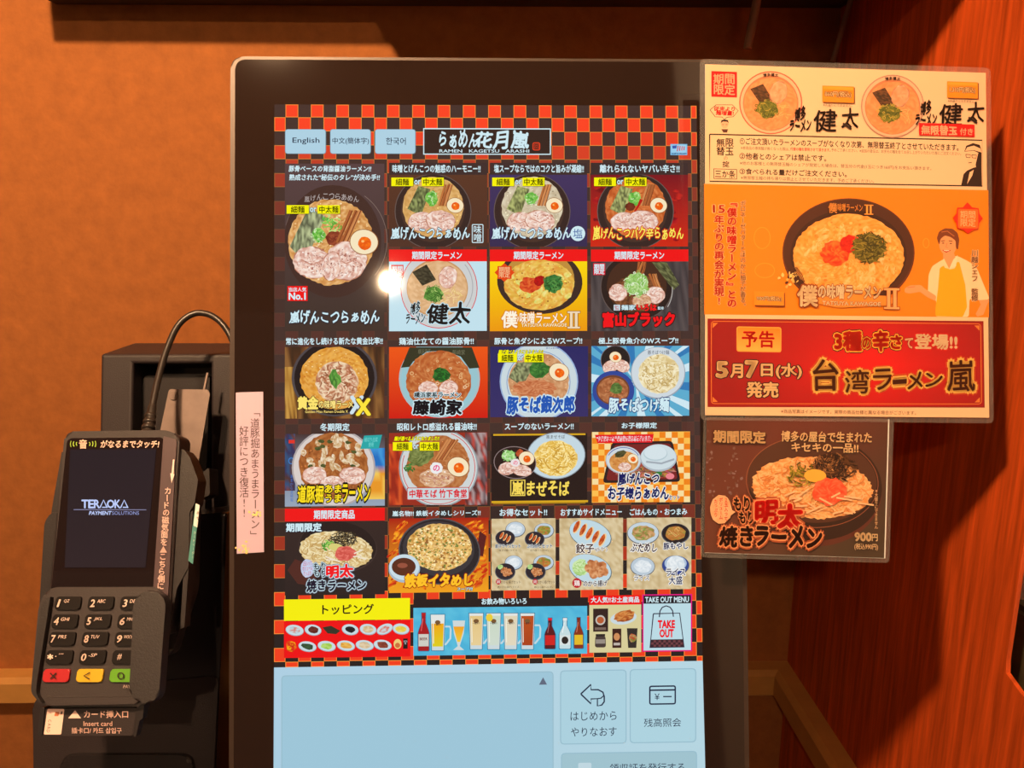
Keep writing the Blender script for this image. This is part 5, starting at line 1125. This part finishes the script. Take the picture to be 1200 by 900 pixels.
# red part
c.poly([(829, 373.3), (1152.3, 376.3), (1153.7, 477.7), (829, 477)], (140, 12, 15))
c.grid(0, 0, 1, 1, lambda u, v: (150+85*(1-min(1, abs(u-.6)*1.9))*(1-abs(v-.5)*.9), 10, 14), 12, 6, quad=[(830.5, 375), (1151, 378), (1152.3, 476.2), (830.5, 475.5)])
c.loop(rnd([(833.5, 376.5), (1149, 379.5), (1150, 473.5), (833.5, 473)], 4), .8, (225, 130, 50))
for x, y, sx, sy in ((835, 378.5, 1, 1), (1147.5, 381.5, -1, 1), (1148, 471.5, -1, -1), (835, 471, 1, -1)): c.poly([(x, y), (x+6*sx, y), (x, y+6*sy)], (225, 130, 50))
c.rect(863, 383, 915.5, 412.5, (250, 170, 70), 3); c.rect(864.2, 384.2, 914.3, 411.3, (246, 140, 30), 2.5, (252, 185, 80)); c.text('予告', 869.5, 388, 907, 407, (215, 25, 10), .03)
Y1 = (254, 214, 150)
c.text('5', 840, 424.5, 852, 442, Y1, .05, out=[(.1, (60, 10, 5))]); c.text('月', 856, 427, 870, 442.5, Y1, .035, out=[(.1, (60, 10, 5))]); c.text('7', 874, 423.5, 887, 442, Y1, .05, out=[(.1, (60, 10, 5))]); c.text('日(水)', 892, 426, 939, 443.5, Y1, .03, out=[(.1, (60, 10, 5))])
c.text('発売', 875, 448, 911.5, 465.5, Y1, .035, out=[(.1, (60, 10, 5))])
OO = [(.16, (70, 8, 5)), (.11, (252, 190, 60))]
c.text('3種', 978, 389, 1009, 410.5, (225, 35, 12), .05, out=OO); c.text('の', 1010.5, 396, 1020, 408.5, (225, 35, 12), .04, out=OO); c.text('辛', 1023, 388.5, 1041, 410.5, (225, 35, 12), .05, out=OO, brush=.2); c.text('さ', 1043.5, 393, 1056, 408.5, (225, 35, 12), .04, out=OO)
c.text('て', 1060.5, 396.5, 1069.5, 408, (252, 205, 150), .03, out=[(.1, (180, 20, 10))]); c.text('登場!!', 1072, 392, 1121, 409, (252, 215, 165), .035, out=[(.1, (225, 40, 20))])
TO = [(.15, (200, 80, 20)), (.10, (252, 200, 95))]
for t_, x0, y0, x1, y1 in (('台', 952.5, 422, 982, 457), ('湾', 990, 434, 1018, 460.5), ('ラ', 1023, 433, 1045, 456.5), ('ー', 1046, 445, 1062, 449.5), ('メ', 1063, 436, 1081, 456), ('ン', 1084, 437, 1104, 453), ('嵐', 1110, 423, 1142, 458)): c.text(t_, x0, y0, x1, y1, (92, 38, 12), .014, out=TO, brush=.12)
c.text('※商品写真はイメージです。実際の商品仕様と異なる場合がございます。', 915, 480.5, 1073, 485.3, (110, 55, 25), 0)
c.build('print', M_lam, big)

# small card
s2 = lambda x, y: .016+(y-497)*(.012/160)
c = Canvas(POST, -.0014, s2, LG)
c.grid(0, 0, 1, 1, lambda u, v: (92+16*math.sin(u*3+v*2), 52+10*v, 38+8*v), 8, 6, quad=[(829, 489.5), (1042.3, 491), (1037.5, 654.5), (826, 648)])
for i in range(50): # flecked decoration at left
    x = random.choice([834, 836, 857, 862, 872, 858]); c.k = 3; c.ell(x+random.gauss(0, 3), random.uniform(505, 585), random.uniform(.6, 2.4), random.uniform(.6, 2), random.choice([(120, 90, 85), (135, 110, 110), (110, 75, 65)]), n=6, jit=.4)
c.k = 6
c.ell(955, 575, 80, 66, (98, 50, 36), .03, 60); c.ell(957, 572, 78, 62, (52, 30, 20), .03, 60); c.ell(953, 563, 76, 50, (84, 50, 34), .08, 60)
c.ring(953, 565, 78, 54, .8, (150, 90, 60), .06, 60)
noodles(c, 953, 572, 71, 36, 330, ((253, 190, 115), (240, 160, 85), (255, 212, 150), (222, 140, 70)), rot=.08, w=1.3, ln=14)
c.strands(977, 549, 29, 19, 200, [(62, 34, 16), (95, 60, 32), (40, 22, 12), (140, 95, 55)], 1.2, 14, 1)
c.strands(940, 556, 20, 15, 50, [(135, 125, 25), (100, 90, 20), (185, 165, 60)], 1.5, 10, 2); c.ell(955.5, 557.5, 13, 7.5, (252, 190, 70), .05)
c.mott(972, 576, 20, 16, [(250, 95, 55), (254, 125, 85), (235, 75, 40)], R=7, n=26, jit=.1)
for _ in range(18): a = 945+random.uniform(-30, 60); b = 585+random.uniform(-6, 18); c.line([(a, b), (a+random.uniform(8, 20), b+random.uniform(-9, 9))], 2.0, (255, 208, 155))
c.text('期間限定', 836.5, 505, 897, 519, (255, 215, 150), .04, out=[(.09, (75, 35, 20))], brush=.1); c.text('博多の屋台で生まれた', 916, 506, 1021.5, 518, (255, 220, 160), .025, shear=.05); c.text('キセキの一品!!', 928, 519.5, 1006, 530, (255, 220, 160), .025)
c.mott(845, 597, 12.5, 17, [(252, 190, 140), (250, 180, 125), (253, 200, 150)], R=3, n=20, jit=.05); c.poly([(855, 596), (862, 600), (855, 605)], (252, 190, 140))
c.vtext('2玉入って', 851, 583, 611, 4.6, (225, 40, 20), .02); c.vtext('ボリューム', 845, 583, 609, 4.4, (225, 40, 20), .02); c.vtext('たっぷり', 839, 585, 606, 4.2, (225, 40, 20), .02)
GL2 = [(.18, (190, 95, 55)), (.11, (253, 175, 115))]
c.text('もり', 860, 583, 878.5, 598, (60, 24, 12), .04, out=GL2, brush=.3, rot=.15); c.text('もり', 866, 600, 882.5, 613, (60, 24, 12), .04, out=GL2, brush=.3, rot=.15)
c.text('明', 886, 588, 911, 613, (238, 18, 12), .05, out=GL2, brush=.2); c.text('太', 912, 592, 940, 618, (238, 18, 12), .06, out=GL2, brush=.15)
c.text('焼き', 843, 617, 883, 640, (62, 26, 12), .04, out=GL2, brush=.25, shear=.08); c.text('ラーメン', 885, 618, 963, 641, (62, 26, 12), .05, out=GL2, brush=.3, shear=.08)
c.text('900', 1002, 624.5, 1021, 634, (255, 225, 170), .05); c.text('円', 1022, 626, 1028.5, 634, (255, 225, 170), .03); c.text('(税込990円)', 1001.5, 637, 1029, 645, (255, 225, 170), .02)
c.vtext('※大盛りにできません', 1027, 573, 620, 3.8, (253, 205, 150), 0)
c.build('print', M_lam, small)

bpy.data.objects.remove(tob)
